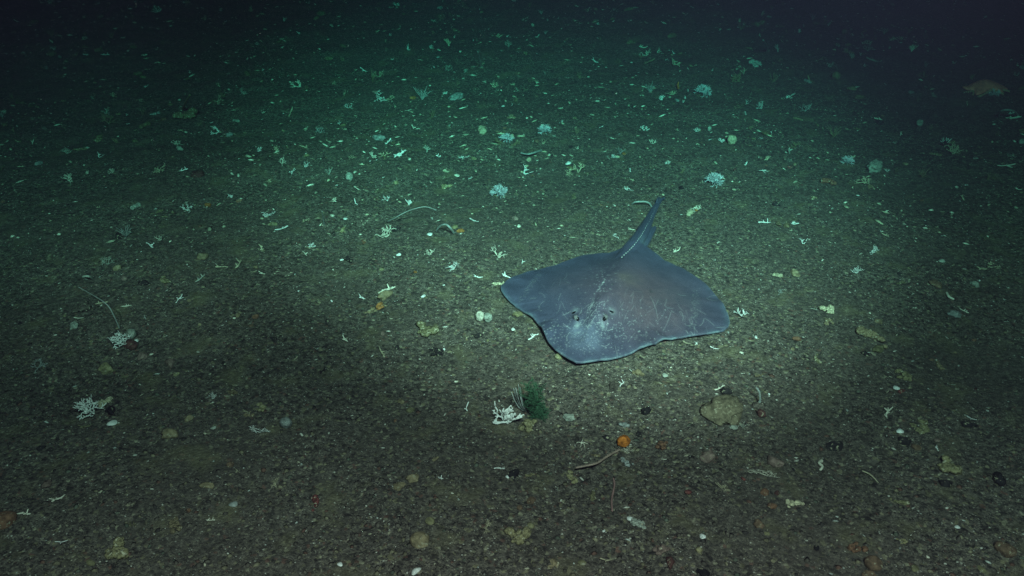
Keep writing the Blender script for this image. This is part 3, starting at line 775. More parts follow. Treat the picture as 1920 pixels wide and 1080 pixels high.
def sea_star():
    p, mpp = on_ground(1845, 172); S = 92 * mpp / 2
    V, F = [], []
    dirs = [R(a) for a in (172, 212, 322, 352, 80)]; lens = [1.0, .88, .72, 1.02, .8]
    for a, L in zip(dirs, lens):
        n = 12; base = len(V); seg = 12
        for i in range(seg + 1):
            t = i / seg; wv = (0.33 * (1 - t) ** .9 + 0.10) * (1 if i < seg else .3)
            b = a + .25 * math.sin(t * 2.2) * (1 if a > 3 else -1)
            cx, cy = math.cos(b) * L * t, math.sin(b) * L * t
            zc = 0.22 * (1 - t ** 1.6) + .05 + (.16 * sm(np.array(t), .75, 1.0) if a < R(180) and a > R(100) else 0)
            for j in range(n):
                q_ = 6.2832 * j / n; off = wv * math.cos(q_)
                V.append(Vector((cx - math.sin(b) * off, cy + math.cos(b) * off, zc + (wv * .55 if math.sin(q_) > 0 else wv * .30) * math.sin(q_))) * S)
        for i in range(seg):
            for j in range(n):
                a_, b_ = base + i * n + j, base + i * n + (j + 1) % n; F.append((a_, b_, b_ + n, a_ + n))
        F.append(tuple(base + j for j in range(n))[::-1]); F.append(tuple(base + seg * n + j for j in range(n)))
    raw = mesh_from('raw_star', V, F); t_ = bpy.data.objects.new('raw_star', raw); col.objects.link(t_)
    m_ = t_.modifiers.new('r', 'REMESH'); m_.mode = 'VOXEL'; m_.voxel_size = .006; m_.use_smooth_shade = True
    s_ = t_.modifiers.new('s', 'SMOOTH'); s_.iterations = 8; s_.factor = .6
    me_ = bpy.data.meshes.new_from_object(t_.evaluated_get(bpy.context.evaluated_depsgraph_get())); me_.name = 'body'
    bpy.data.objects.remove(t_); bpy.data.meshes.remove(raw); me_.materials.clear()
    rt = new_empty('sea_star', (p.x, p.y, p.z))
    b = new_obj('body', me_, M['soft'], rt); b.color = (1.0, .21, .14, 1)
    # pale fringe of marginal spines under the near arms
    V, F = [], []; r = random.Random(4)
    for a, L in zip(dirs, lens):
        for i in range(16):
            t = .12 + .85 * i / 15; wv = 0.33 * (1 - t) ** .9 + 0.10; zc = 0.22 * (1 - t ** 1.6) + .04
            b_ = a + .25 * math.sin(t * 2.2) * (1 if a > 3 else -1)
            for sd in (-1, 1):
                c = Vector((math.cos(b_) * L * t - math.sin(b_) * wv * sd * .92, math.sin(b_) * L * t + math.cos(b_) * wv * sd * .92, zc)) * S
                e = Vector((-math.sin(b_) * sd * .6, math.cos(b_) * sd * .6, -.7)); add_tube(V, F, [c, c + e * S * .07], [.005, .003], 4)
    f = new_obj('spine_fringe', mesh_from('spine_fringe', V, F), M['soft'], rt); f.color = (.45, .25, .15, 1)
    tag(rt, 'orange red sea star arched over the seabed at far right', 'sea star')
sea_star()

def hydroid():
    p, mpp = on_ground(1012, 786); Hh = 64 * mpp * 1.38
    V, F = [], []; r = random.Random(9)
    for st in range(20):
        a = r.uniform(0, 6.28); lean = Vector((r.gauss(-.20, .085), r.gauss(0, .12), 1)).normalized(); L = Hh * r.uniform(.62, 1.0)
        stem = [Vector((r.gauss(0, .010), r.gauss(0, .008), 0)) + lean * L * t + Vector((math.sin(t * 3 + a), math.cos(t * 2 + a), 0)) * .004 for t in np.linspace(0, 1, 8)]
        add_tube(V, F, stem, [.0009] * 8, 4)
        for i in range(170):
            t = r.random() ** .8 * .98; k = min(int(t * 7), 6); b = stem[k].lerp(stem[k + 1], t * 7 - k)
            ln = .016 * (1 - t * .62) * r.uniform(.5, 1.1); e = Vector((r.gauss(0, 1), r.gauss(0, 1), r.uniform(.0, 1.1))).normalized()
            q_ = b + e * ln * .6; add_tube(V, F, [b, q_, b + e * ln + Vector((0, 0, ln * .15))], [.0004, .0004, .0003], 3)
    rt = new_empty('bushy_hydroid', p)
    new_obj('fronds', mesh_from('fronds', V, F), M['hydroid'], rt)
    b = new_obj('holdfast', VAR['base'][1], M['rubble'], rt); b.scale = (.03, .03, .03); b.location = (0, 0, -.006); b.color = (*C['gbrown'], 1)
    tag(rt, 'bushy green hydroid behind the bright white branching coral', 'hydroid')
hydroid()
def filaments():
    p, mpp = on_ground(987, 772); V, F = [], []
    for k, (dx, hh, bend) in enumerate(((-28, 40, -.7), (-20, 46, -.4), (-15, 50, -.5), (-12, 42, -.2), (-24, 36, -1))):
        P = []
        for t in np.linspace(0, 1, 8):
            P.append(Vector((dx * mpp * (t ** .6), .006 * k * t, hh * mpp * 1.1 * t ** 1.4 + .002)))
        add_tube(V, F, P, [.0013] * 7 + [.0009], 5)
    o = new_obj('filament_tuft', mesh_from('filaments', V, F), M['soft']); o.location = p; o.color = (*C['grey'], 1)
    tag(o, 'tuft of thin grey filaments between white coral and green hydroid', 'hydroid')
filaments()
# the bright coral in front leans left from a crusted stone
lean_me = [coral_mesh('coral_branches', 407, 3, .45, .7, .044, .75, 8, .9, -.25), coral_mesh('coral_branches', 403, 4, .7, .6, .034, .9, 11, .88, -.2)]
def leaning(px, py, wpx, label, me_, colr, rz=0.0, sz=1.0):
    p, mpp = on_ground(px, py); o = new_obj('coral_colony', me_, M['coral']); s = wpx * mpp
    o.scale = (s, s, s * sz); o.location = (p.x - 0, p.y, p.z + .004); o.rotation_euler = (0, 0, rz); o.color = (*C[colr], 1)
    return tag(o, label, 'coral')
leaning(953, 797, 60, 'bright white branching coral leaning left beside the green hydroid', lean_me[0], 'white', 0, 1.15)
leaning(171, 779, 58, 'white bushy coral with fine branches at the lower left', lean_me[1], 'white', 0, 1.25)
leaning(228, 648, 44, 'white branching coral at the foot of the long sea whip', lean_me[1], 'white', .4, 1.2)

# ================================================================ everything else one can point at on the seabed
ITEMS = [
 # --- foreground, middle
 ('rubble', 990, 797, 44, 'yellow', 'yellowish crusted stone under the white coral and green hydroid'),
 ('rubble', 1004, 803, 24, 'gbrown', 'small dark crusted stone right below the green hydroid'),
 ('dome', 1067, 782, 25, 'pale', 'fuzzy pale grey sponge right of the green hydroid'),
 ('stone', 1213, 770, 23, 'black', 'black stone between the green hydroid and the big slab'),
 ('ballsponge', 1168, 828, 25, 'orange', 'round bright orange sponge with an orange top'),
 ('coral', 1180, 843, 22, 'ivory', 'knobbly ivory coral just below the round orange sponge'),
 ('coral', 1195, 860, 20, 'pink', 'small pinkish grey coral right below the orange sponge'),
 ('rubble', 1173, 868, 32, 'grey', 'grey crusted lump under the orange sponge'),
 ('sponge', 1170, 794, 22, 'grey', 'small grey lobed sponge above the orange sponge'),
 ('stone', 1137, 819, 16, 'black', 'black pebble left of the orange sponge'),
 ('stone', 1198, 812, 16, 'dark', 'dark pebble right above the orange sponge'),
 ('rubble', 1241, 835, 32, 'rust', 'rusty brown crusted patch right of the orange sponge'),
 ('stone', 817, 858, 17, 'tan', 'small tan angular stone left of the black and white stone'),
 ('stone', 773, 895, 27, 'tan', 'pitted tan stone standing higher of the two at lower left centre'),
 ('slab', 750, 912, 25, 'tan', 'flat tan stone touching the pitted tan stone'),
 ('round', 788, 1010, 38, 'tan', 'largest round flat tan stone near the bottom edge'),
 ('round', 807, 976, 19, 'olive', 'olive pebble just above the largest round tan stone'),
 ('stone', 788, 941, 19, 'gbrown', 'brown stone between the pitted tan and the round tan stone'),
 ('stone', 962, 887, 24, 'black', 'black stone with a white crust on its left side'),
 ('twig', 937, 882, 20, 'white', 'white coral finger touching the black stone from the left'),
 ('shell', 952, 893, 11, 'white', 'white crust chip on the left face of the black stone'),
 ('twig', 823, 897, 16, 'white', 'white forked coral piece right of the pitted tan stone'),
 ('coral', 910, 983, 28, 'cream', 'cream tangled coral lying near the bottom centre'),
 ('rubble', 973, 1007, 42, 'yellow', 'pale yellowish crust patch right of the cream tangled coral'),
 ('round', 995, 985, 17, 'olive', 'olive pebble above the pale yellowish crust patch'),
 ('rubble', 1197, 982, 34, 'pale', 'pale broken shell lump at the bottom right of centre'),
 ('shell', 1182, 972, 14, 'white', 'white shell chip on the left of the broken shell lump'),
 ('round', 996, 938, 18, 'brown', 'brown round pebble below the black and white stone'),
 ('round', 975, 951, 13, 'brown', 'small dark brown pebble beside the brown round pebble'),
 ('shell', 1093, 1055, 20, 'olive', 'olive half shell at the bottom edge'),
 ('twig', 1137, 1053, 20, 'cream', 'cream coral bit beside the olive half shell'),
 ('stone', 1257, 1053, 32, 'darkred', 'dark red brown stone at the bottom edge right of centre'),
 ('rubble', 1240, 1030, 34, 'pink', 'pinkish crust above the dark red brown bottom stone'),
 ('stone', 752, 752, 15, 'tan', 'small tan pebble upper left of the bright white coral'),
 ('twig', 871, 767, 14, 'white', 'small white forked twig left of the bright white coral'),
 ('brittle', 1090, 832, 26, 'ivory', 'thin pale brittle star left of the orange sponge'),
 ('shell', 780, 1070, 22, 'white', 'white shell at the bottom edge below the round tan stone'),
 ('twig', 1163, 717, 16, 'white', 'white coral scrap on a grey lump below the skate snout'),
 ('dome', 1150, 722, 24, 'gbrown', 'faint grey brown lump below the skate snout'),
 ('sponge', 1197, 694, 26, 'tan', 'tan lump under the right front edge of the skate'),
 ('shell', 1247, 703, 13, 'pale', 'pale shell below the right wing of the skate'),
 ('stone', 897, 628, 18, 'dark', 'dark flat pebble left of the skate front edge'),
 ('rubble', 800, 622, 38, 'olive', 'olive crust patch left of the skate'),
 ('rubble', 818, 660, 34, 'dark', 'dark crusted stones with white bits left of the snout'),
 ('shell', 832, 655, 9, 'white', 'white chip on the dark crusted stones left of the snout'),
 # --- beside the skate
 ('dome', 971, 589, 21, 'yellow', 'yellowish round lump touching the skate left front edge'),
 ('ballsponge', 901, 595, 17, 'ivory', 'white round pebble like sponge left of the skate wing'),
 ('ballsponge', 914, 598, 17, 'pale', 'grey round sponge paired with the white one left of the wing'),
 ('round', 1047, 668, 16, 'olive', 'olive pebble touching the skate left of its snout'),
 ('twig', 993, 631, 22, 'white', 'white branched coral piece below the skate left front edge'),
 ('shell', 962, 617, 9, 'white', 'small white shell below the skate left wing'),
 ('rubble', 935, 533, 24, 'cream', 'cream crust at the tip of the left wing'),
 ('twig', 949, 522, 22, 'white', 'white coral twig just above the left wing tip'),
 ('coral', 936, 478, 24, 'ivory', 'ivory finger coral above the left wing'),
 ('coral', 851, 500, 22, 'white', 'white coral tuft upper left of the left wing tip'),
 ('twig', 897, 520, 14, 'white', 'white curved chip left of the left wing tip'),
 ('coral', 1391, 586, 24, 'white', 'white coral lump beside the right wing tip'),
 ('twig', 1340, 655, 14, 'white', 'white forked twig below the right wing'),
 ('twig', 1288, 645, 14, 'cream', 'cream twig close under the right wing edge'),
 ('shell', 1390, 661, 9, 'ivory', 'small ivory shell right below the right wing tip'),
 ('upright', 1154, 440, 11, 'white', 'small white upright coral left of the pelvic fin'),
 ('twig', 1186, 432, 14, 'ivory', 'ivory twig touching the left pelvic fin'),
 ('twig', 983, 492, 12, 'white', 'white forked chip behind the left wing'),
 ('twig', 1268, 470, 14, 'ivory', 'ivory twig behind the right wing'),
 ('sponge', 1294, 396, 26, 'cream', 'cream sponge clump right of the tail tip'),
 ('coral', 1302, 390, 24, 'ivory', 'ivory coral growing on the cream clump right of the tail'),
 ('dome', 1305, 394, 9, 'ochre', 'tiny orange sponge on the cream clump right of the tail'),
 ('slab', 1277, 352, 16, 'black', 'small black slab above the skate tail'),
 # --- right side
 ('slab', 1358, 770, 84, (.15, .125, .082), 'biggest flat tan slab half buried right of centre', 1.05),
 ('dome', 1375, 801, 17, 'pale', 'pale round sponge in front of the biggest slab'),
 ('plume', 1392, 796, 18, 'pale', 'feathery white tuft in front of the biggest slab'),
 ('stone', 1363, 733, 24, 'dark', 'dark stone above the biggest slab'),
 ('twig', 1358, 726, 18, 'ivory', 'ivory coral lying on the dark stone above the slab'),
 ('stone', 1427, 774, 22, 'darkred', 'dark red stone at the foot of the grey sea whip'),
 ('fan', 1433, 884, 48, 'ivory', 'long forked cream coral branch at lower right', .45),
 ('coral', 1351, 908, 22, 'cream', 'small cream coral left of the long forked branch'),
 ('stone', 1453, 864, 34, 'pink', 'pinkish stone above the long forked coral branch'),
 ('stone', 1327, 854, 32, 'pink', 'pinkish grey stone between orange sponge and forked branch'),
 ('shell', 1687, 808, 15, 'white', 'white shell above a dark stone at right'),
 ('stone', 1694, 824, 26, 'dark', 'dark stone just below the white shell at right'),
 ('shell', 1681, 727, 13, 'white', 'white shell with red stone beside it at right'),
 ('stone', 1689, 733, 16, 'red', 'small red stone touching a white shell at right'),
 ('stone', 1870, 896, 36, 'black', 'black stone near the right edge'),
 ('slab', 1563, 837, 38, 'dark', 'long dark flat stone in the lower right'),
 ('stone', 1817, 793, 32, 'dark', 'dark stone with a white thread near the right edge'),
 ('twig', 1822, 787, 16, 'white', 'thin white thread lying on the dark stone at right'),
 ('stone', 1771, 904, 24, 'dark', 'dark pebble left of the black stone at the right edge'),
 ('stone', 1530, 1027, 14, 'black', 'small black oval pebble at the bottom right'),
 ('stone', 1317, 1072, 26, 'black', 'black stone cut by the bottom edge'),
 ('round', 1883, 1028, 40, 'brown', 'large dark brown round stone in the bottom right corner'),
 ('round', 1638, 1053, 34, 'brown', 'brown oval stone standing at the bottom right', 1.3),
 ('rubble', 1608, 1028, 38, 'rust', 'rusty crusted rubble beside the brown oval stone'),
 ('rubble', 1777, 878, 40, 'yellow', 'yellowish crust above the dark pebble at right'),
 ('rubble', 1487, 943, 36, 'cream', 'cream knobbly crust at the lower right'),
 ('stone', 1447, 948, 18, 'rust', 'orange brown pebble left of the cream knobbly crust'),
 ('stone', 1290, 922, 15, 'red', 'red pebble below the orange sponge to the right'),
 ('stone', 1393, 897, 11, 'red', 'tiny red pebble left of the long forked branch'),
 ('stone', 1457, 923, 13, 'darkred', 'dark red pebble below the long forked branch'),
 ('rubble', 1687, 941, 36, 'olive', 'olive crust in the lower right'),
 ('shell', 1317, 1005, 14, 'white', 'bright white curled shell at the bottom right of centre'),
 ('stone', 1422, 980, 24, 'brown', 'brown stone with a white shell on it at lower right'),
 ('shell', 1423, 977, 9, 'white', 'white shell resting on the brown stone at lower right'),
 ('round', 1310, 1030, 14, 'yellow', 'yellow pebble below the white curled shell'),
 ('shell', 1795, 988, 11, 'white', 'white sliver of shell at the right bottom'),
 ('shell', 1840, 1066, 18, 'olive', 'olive half shell in the bottom right corner'),
 ('sponge', 1458, 513, 20, 'cream', 'cream lobed sponge right of the skate right wing'),
 ('slab', 1490, 513, 30, 'tan', 'tan stone beside the cream lobed sponge', 1.4),
 ('upright', 1508, 452, 14, 'white', 'small white upright coral right of the skate tail'),
 ('rubble', 1552, 583, 26, 'cream', 'cream crust lump higher of two right of the wing tip'),
 ('rubble', 1553, 604, 24, 'tan', 'tan crust lump below the cream one right of the wing tip'),
 ('rubble', 1637, 632, 70, 'tan', 'widest tan crusted rubble patch at right'),
 ('dome', 1646, 654, 28, 'olive', 'olive domed stone below the widest tan rubble patch'),
 ('brittle', 1624, 662, 16, 'white', 'white starlet below the widest tan rubble patch'),
 ('rubble', 1693, 704, 38, 'yellow', 'pale yellow crusted stone at right'),
 ('rubble', 1760, 684, 34, 'tan', 'tan crust upper right of the pale yellow crusted stone'),
 ('upright', 1863, 494, 20, 'cream', 'cream upright branching coral near the right edge'),
 ('twig', 1843, 505, 18, 'cream', 'cream twig at the foot of the upright coral at right'),
 ('sponge', 1828, 529, 24, 'pale', 'pale drooping sponge left below the upright coral at right'),
 ('shell', 1765, 489, 14, 'pale', 'pale triangular shell at right'),
 ('coral', 1605, 508, 18, 'white', 'small white coral scrap right of the tan stone'),
 ('coral', 1634, 468, 22, 'white', 'white coral crumbs in a cluster at right of the tail'),
 ('dome', 1789, 588, 26, 'grey', 'faint grey sponge with a twig at right'),
 ('twig', 1808, 581, 16, 'ivory', 'ivory twig beside the faint grey sponge'),
 ('slab', 1753, 533, 26, 'brown', 'dark brown flat stone at right'),
 ('coral', 1462, 547, 14, 'grey', 'grey coral bit below the cream lobed sponge'),
 ('stone', 1493, 635, 18, 'rust', 'reddish brown stone right of the right wing tip'),
 ('twig', 1433, 704, 16, 'tan', 'tan broken bit right below the right wing'),
 ('dome', 1475, 422, 17, 'tan', 'tan lump upper right of the skate tail'),
 ('twig', 1434, 415, 18, 'white', 'white flat twig right of the tail tip clump'),
 ('twig', 1490, 421, 17, 'white', 'white flat twig beside the tan lump'),
 ('stone', 1455, 382, 16, 'dark', 'dark pebble above the white flat twigs at right'),
 # --- left side, foreground
 ('rubble', 195, 757, 24, 'cream', 'cream crust behind the white bushy coral at lower left'),
 ('stone', 210, 768, 24, 'black', 'black lump right of the white bushy coral'),  # solid black lump set on the dark spot beside the coral
 ('shell', 210, 793, 20, 'white', 'white flat shell piece below the bushy coral at lower left'),
 ('twig', 162, 800, 20, 'olive', 'olive twig below the bushy coral at lower left'),
 ('stone', 320, 811, 34, 'tan', 'tan clam shaped stone at lower left'),
 ('stone', 355, 783, 19, 'tan', 'small tan stone above the clam shaped stone'),
 ('coral', 398, 744, 18, 'white', 'small white coral at left above the clam shaped stone'),
 ('fan', 487, 804, 38, 'white', 'ivory coral branch lying left of centre', .5),
 ('ballsponge', 537, 793, 23, 'grey', 'grey round sponge right of the ivory lying branch'),
 ('shell', 400, 802, 12, 'pale', 'pale shell left of the ivory lying branch'),
 ('slab', 388, 911, 28, 'tan', 'tan pointed flat stone at the lower left'),
 ('coral', 517, 905, 18, 'cream', 'cream coral sprig at the lower left of centre'),
 ('rubble', 592, 943, 40, 'red', 'dark crimson crust patch at lower left of centre'),
 ('shell', 437, 945, 17, 'grey', 'grey half shell with white rim at lower left'),
 ('twig', 393, 977, 16, 'ivory', 'ivory short stick near the bottom left'),
 ('coral', 247, 943, 15, 'cream', 'cream sprig in the bottom left'),
 ('coral', 247, 983, 17, 'olive', 'olive limp sprig in the bottom left'),
 ('twig', 44, 965, 24, 'ivory', 'ivory forked stick beside the rusty stone at the left edge'),
 ('twig', 110, 935, 22, 'ivory', 'ivory hooked stick at the bottom left'),
 ('twig', 117, 1018, 17, 'white', 'white V shaped twig in the bottom left corner'),
 ('round', 8, 973, 46, 'rust', 'rusty brown stone cut by the left edge'),
 ('rubble', 220, 1036, 44, 'yellow', 'pale yellow crust in the bottom left corner'),  # rubble in its own pale yellow colour
 ('dome', 88, 907, 24, 'pink', 'faint pinkish lump at the lower left'),
 ('round', 432, 870, 15, 'brown', 'brown pebble right of the tan pointed flat stone'),
 ('shell', 253, 853, 9, 'pale', 'tiny pale shell below the clam shaped stone'),
 ('stone', 78, 838, 18, 'dark', 'dark stone with a white chip at the left edge'),
 ('shell', 638, 1058, 12, 'white', 'white shell by the bottom edge left of the round tan stone'),
 ('ballsponge', 249, 628, 18, 'pale', 'pale rounded sponge right of the coral at the long whip'),
 ('round', 246, 645, 30, 'darkred', 'dark reddish stone below the coral at the long whip'),
 ('shell', 256, 638, 11, 'white', 'white crust chip on the dark reddish stone at left'),
 ('dome', 140, 609, 24, 'pale', 'grey green round sponge left of the long sea whip'),
 ('twig', 149, 598, 13, 'ivory', 'ivory twig on the grey green round sponge'),
 ('twig', 187, 567, 14, 'cream', 'cream twig hanging by the long sea whip'),
 ('stone', 267, 666, 24, 'pink', 'pinkish tan stone below the long whip coral'),
 ('slab', 198, 692, 38, 'yellow', 'yellow angular slab at left between two white corals', 1.5),
 ('coral', 75, 684, 30, 'grey', 'thin grey coral twigs near the left edge'),
 ('stone', 320, 678, 32, 'pink', 'broad pinkish stone right of the yellow angular slab'),
 ('stone', 512, 633, 18, 'dark', 'dark pebble left of centre'),
 ('stone', 613, 602, 16, 'dark', 'small dark stone left of the skate at mid distance'),
 ('coral', 603, 691, 20, 'dark', 'dark wiry tuft left of centre'),
 # --- left side, middle distance
 ('sponge', 255, 383, 27, 'pale', 'pale two lobed sponge at the left'),
 ('coral', 353, 389, 20, 'white', 'white fan like coral left of the small orange sponge'),
 ('dome', 390, 384, 15, 'ochre', 'small orange sponge at left middle distance'),
 ('upright', 432, 367, 12, 'white', 'white upright coral right of the small orange sponge'),
 ('plume', 236, 434, 28, 'grey', 'grey feathery hydroid at the left'),
 ('stone', 222, 442, 20, 'dark', 'dark stone behind the grey feathery hydroid'),
 ('coral', 303, 446, 18, 'ivory', 'ivory twiggy coral right of the grey feathery hydroid'),
 ('twig', 288, 460, 20, 'white', 'white slanting stick below the ivory twiggy coral'),
 ('fan', 203, 489, 21, 'pale', 'pale feathery coral next to a tan stone at left'),
 ('stone', 220, 502, 18, 'tan', 'tan stone next to the pale feathery coral at left'),
 ('stone', 380, 479, 22, 'tan', 'tan stone at left middle distance'),
 ('stone', 270, 528, 26, 'dark', 'dark stone above the long left sea whip'),
 ('twig', 450, 497, 22, 'cream', 'cream branched stick at left middle distance'),
 ('twig', 417, 503, 18, 'cream', 'cream stick left of the cream branched stick'),
 ('twig', 377, 524, 20, 'pale', 'pale flat twig below the tan stone at left'),
 ('shell', 548, 514, 13, 'white', 'clean white shell left of centre'),
 ('coral', 573, 410, 15, 'cream', 'cream knobbly coral left of the yellow pitted stone'),
 ('coral', 497, 402, 22, 'white', 'loose white coral twigs left of the cream knobbly coral'),
 ('slab', 512, 421, 19, 'olive', 'olive flat stone below the loose white coral twigs'),
 ('rubble', 642, 432, 20, 'yellow', 'yellow pitted stone at centre left'),
 ('upright', 587, 459, 12, 'white', 'white upright sprig below the thin upright whip'),
 ('twig', 334, 563, 18, 'white', 'white scrap on a dark pebble at left'),
 ('rubble', 682, 455, 22, 'rust', 'brick red lumpy sponge at centre left'),
 ('coral', 725, 436, 30, 'ivory', 'ivory coral clump against a dark rock at centre left'),
 ('stone', 743, 428, 22, 'dark', 'dark rock behind the ivory coral clump'),
 ('dome', 863, 432, 16, 'ochre', 'orange sponge lump at the arched pale whip'),
 ('dome', 853, 425, 15, 'yellow', 'yellowish sponge next to the orange lump'),
 ('shell', 806, 439, 12, 'white', 'white shell left below the arched pale whip'),
 ('shell', 794, 555, 12, 'white', 'white shell right of the tan stone with coral'),
 ('shell', 647, 410, 9, 'white', 'white shell above the yellow pitted stone'),
 ('stone', 721, 553, 34, 'tan', 'tan stone with ivory coral on top left of the skate'),
 ('twig', 724, 546, 26, 'ivory', 'ivory coral lying on the tan stone left of the skate'),
 ('stone', 712, 574, 22, 'ochre', 'orange brown stone below the tan stone with coral'),
 ('coral', 727, 373, 16, 'white', 'white coral above the thin arched whip'),
 ('upright', 766, 380, 12, 'white', 'white upright coral above the arch of the thin whip'),
 ('coral', 625, 374, 15, 'ivory', 'ivory coral sprig upper left of the yellow pitted stone'),
 ('coral', 808, 473, 18, 'ivory', 'ivory bits below the arched pale whip'),
 ('shell', 748, 477, 11, 'white', 'white broken shell below the ivory coral clump'),
 ('stone', 655, 486, 22, 'dark', 'dark stone with a white shell on its left end'),
 ('shell', 641, 487, 8, 'white', 'white shell on the left end of the dark stone'),
 ('dome', 779, 510, 9, 'ochre', 'tiny orange sponge left of the left wing tip'),
 # --- far, middle
 ('plume', 793, 176, 30, 'grey', 'tall grey feathery fan far up the middle'),
 ('dome', 774, 183, 13, 'ochre', 'small orange lump left of the tall grey fan'),
 ('upright', 836, 174, 9, 'white', 'white V shaped coral right of the tall grey fan'),
 ('sponge', 903, 239, 33, 'cream', 'pale twin lobed sponge far up the middle', 1.0),
 ('ball', 950, 259, 22, 'blue', 'bluish white bushy coral among yellow corals'),
 ('coral', 937, 267, 20, 'yellow', 'yellow coral left below the bluish white bush'),
 ('coral', 965, 266, 18, 'yellow', 'yellow coral right below the bluish white bush'),
 ('ballsponge', 960, 257, 8, 'cream', 'small round sponge beside the bluish white bush'),
 ('ball', 1021, 244, 23, 'blue', 'bluish white bushy coral right of the yellow corals'),
 ('coral', 1082, 246, 16, 'yellow', 'tan coral right of the bluish bushy corals'),
 ('upright', 1207, 239, 15, 'white', 'bright white upright coral high in the middle'),
 ('upright', 1223, 264, 14, 'ivory', 'ivory coral right below the bright white upright one'),
 ('upright', 985, 320, 19, 'white', 'brightest white thick coral left above the skate'),
 ('coral', 1153, 294, 15, 'white', 'white coral beside an orange speck above the skate'),
 ('dome', 1170, 288, 9, 'ochre', 'orange speck sponge above the skate tail'),
 ('plume', 1163, 282, 20, 'grey', 'grey wisps behind the orange speck above the skate'),
 ('upright', 1253, 304, 10, 'white', 'white slanting coral stick above the tail tip'),
 ('upright', 1083, 277, 7, 'ivory', 'ivory coral stick below the tan coral'),
 ('round', 992, 299, 12, 'cream', 'cream pebble below the pale curved whip'),
 ('shell', 1065, 306, 14, 'white', 'white shell high above the skate'),
 ('coral', 723, 288, 20, 'cream', 'cream coral between two white twigs far left of centre'),
 ('upright', 698, 291, 13, 'ivory', 'ivory coral left end of the far twig row'),
 ('twig', 752, 292, 24, 'white', 'white coral right end of the far twig row'),
 ('coral', 870, 293, 15, 'white', 'small white coral above a yellowish pebble'),
 ('slab', 888, 297, 16, 'yellow', 'yellowish pebble right of the small white coral'),
 ('shell', 857, 329, 14, 'ivory', 'ivory shell clump left of the brightest thick coral'),
 ('ballsponge', 655, 334, 15, 'pale', 'pale pointed sponge far left of centre'),
 ('ball', 935, 360, 32, 'blue', 'larger bluish bushy coral behind the skate left wing'),
 ('round', 743, 342, 12, 'yellow', 'yellow pebble left of the larger bluish bush'),
 ('stone', 1007, 264, 13, 'brown', 'dark brown stone right of the yellow corals'),
 ('coral', 1016, 266, 14, 'cream', 'cream coral touching the dark brown far stone'),
 ('coral', 1178, 353, 16, 'white', 'white coral above the arched whip by the tail'),
 ('upright', 927, 158, 14, 'cream', 'cream coral high above the twin lobed sponge'),
 ('upright', 963, 157, 10, 'cream', 'thin cream coral right of the high cream coral'),
 ('coral', 965, 188, 13, 'yellow', 'yellow coral above the bluish bushes'),
 ('coral', 870, 134, 17, 'pale', 'pale coral at the foot of the dim upright whip'),
 ('coral', 955, 82, 18, 'pale', 'pale coral near the top middle'),
 ('coral', 1257, 173, 18, 'cream', 'cream coral right of the grey far sponge'),
 ('upright', 1242, 184, 11, 'white', 'white coral left below the cream far coral'),
 ('plume', 1220, 165, 24, 'grey', 'grey feathery far sponge high right of centre'),
 ('coral', 1088, 143, 16, 'yellow', 'yellow far coral near the top middle right'),
 ('shell', 943, 199, 8, 'white', 'white far shell above the twin lobed sponge'),
 # --- far, right
 ('ball', 1318, 172, 28, 'blue', 'pale blue bushy coral in the far right middle'),
 ('upright', 1305, 242, 13, 'white', 'white stubby coral left of the round cream sponge'),
 ('ballsponge', 1330, 243, 9, 'pale', 'small pale ball right of the white stubby coral'),
 ('ballsponge', 1372, 265, 18, 'cream', 'perfectly round cream sponge high on the right'),
 ('upright', 1353, 263, 11, 'white', 'white coral stick left of the round cream sponge'),
 ('brittle', 1432, 321, 18, 'white', 'white spidery star coral high on the right'),
 ('ball', 1340, 338, 31, 'blue', 'brightest spiky blue white bush coral above the right wing'),
 ('ball', 1587, 302, 22, 'blue', 'blue white bush coral with a cream twig at right'),
 ('upright', 1597, 293, 9, 'cream', 'cream twig behind the blue white bush at right'),
 ('dome', 1640, 312, 42, 'pale', 'pale green domed sponge shaped like a fish at right', 1.2),
 ('upright', 1663, 318, 9, 'white', 'white stick at the right end of the domed sponge'),
 ('coral', 1788, 282, 28, 'cream', 'bushy cream coral near the right edge'),
 ('upright', 1773, 262, 17, 'white', 'white fingers on a dark stone near the right edge'),
 ('stone', 1770, 269, 18, 'black', 'black stone under the white fingers near the right edge'),
 ('ballsponge', 1723, 233, 13, 'pale', 'pale round sponge in the dim right'),
 ('fan', 1510, 202, 20, 'grey', 'grey branching fan in the dim far right'),
 ('upright', 1427, 199, 15, 'grey', 'grey forked coral left of the grey branching fan'),
 ('upright', 1402, 191, 10, 'grey', 'thin grey coral in the far right middle'),
 ('upright', 1376, 146, 13, 'ivory', 'ivory far coral right of the pale blue bush'),
 ('coral', 1395, 134, 14, 'cream', 'cream far coral beside the ivory far coral'),
 ('ballsponge', 1567, 144, 16, 'yellow', 'yellowish ball sponge in the far right'),
 ('sponge', 1597, 164, 21, 'yellow', 'yellowish lobed sponge with a twig in the far right'),
 ('coral', 1556, 121, 18, 'pale', 'pale far coral above the yellowish ball sponge'),
 ('upright', 1596, 106, 10, 'pale', 'pale far stick in the dark upper right'),
 ('sponge', 1590, 82, 14, 'yellow', 'dim yellowish sponge right of its twin in the upper right'),
 ('sponge', 1568, 81, 14, 'olive', 'dim olive sponge in the upper right'),
 ('ballsponge', 1582, 61, 13, 'olive', 'dim olive ball in the upper right'),
 ('plume', 1658, 58, 18, 'pale', 'dim feathery plume in the dark upper right'),
 ('dome', 1530, 44, 15, 'olive', 'dim olive lump near the top right'),
 ('coral', 1750, 178, 13, 'pale', 'pale coral left of the sea star'),
 ('coral', 1720, 184, 14, 'yellow', 'yellow dim coral further left of the sea star'),
 ('ball', 1862, 174, 19, 'blue', 'blue bushy coral under the sea star'),
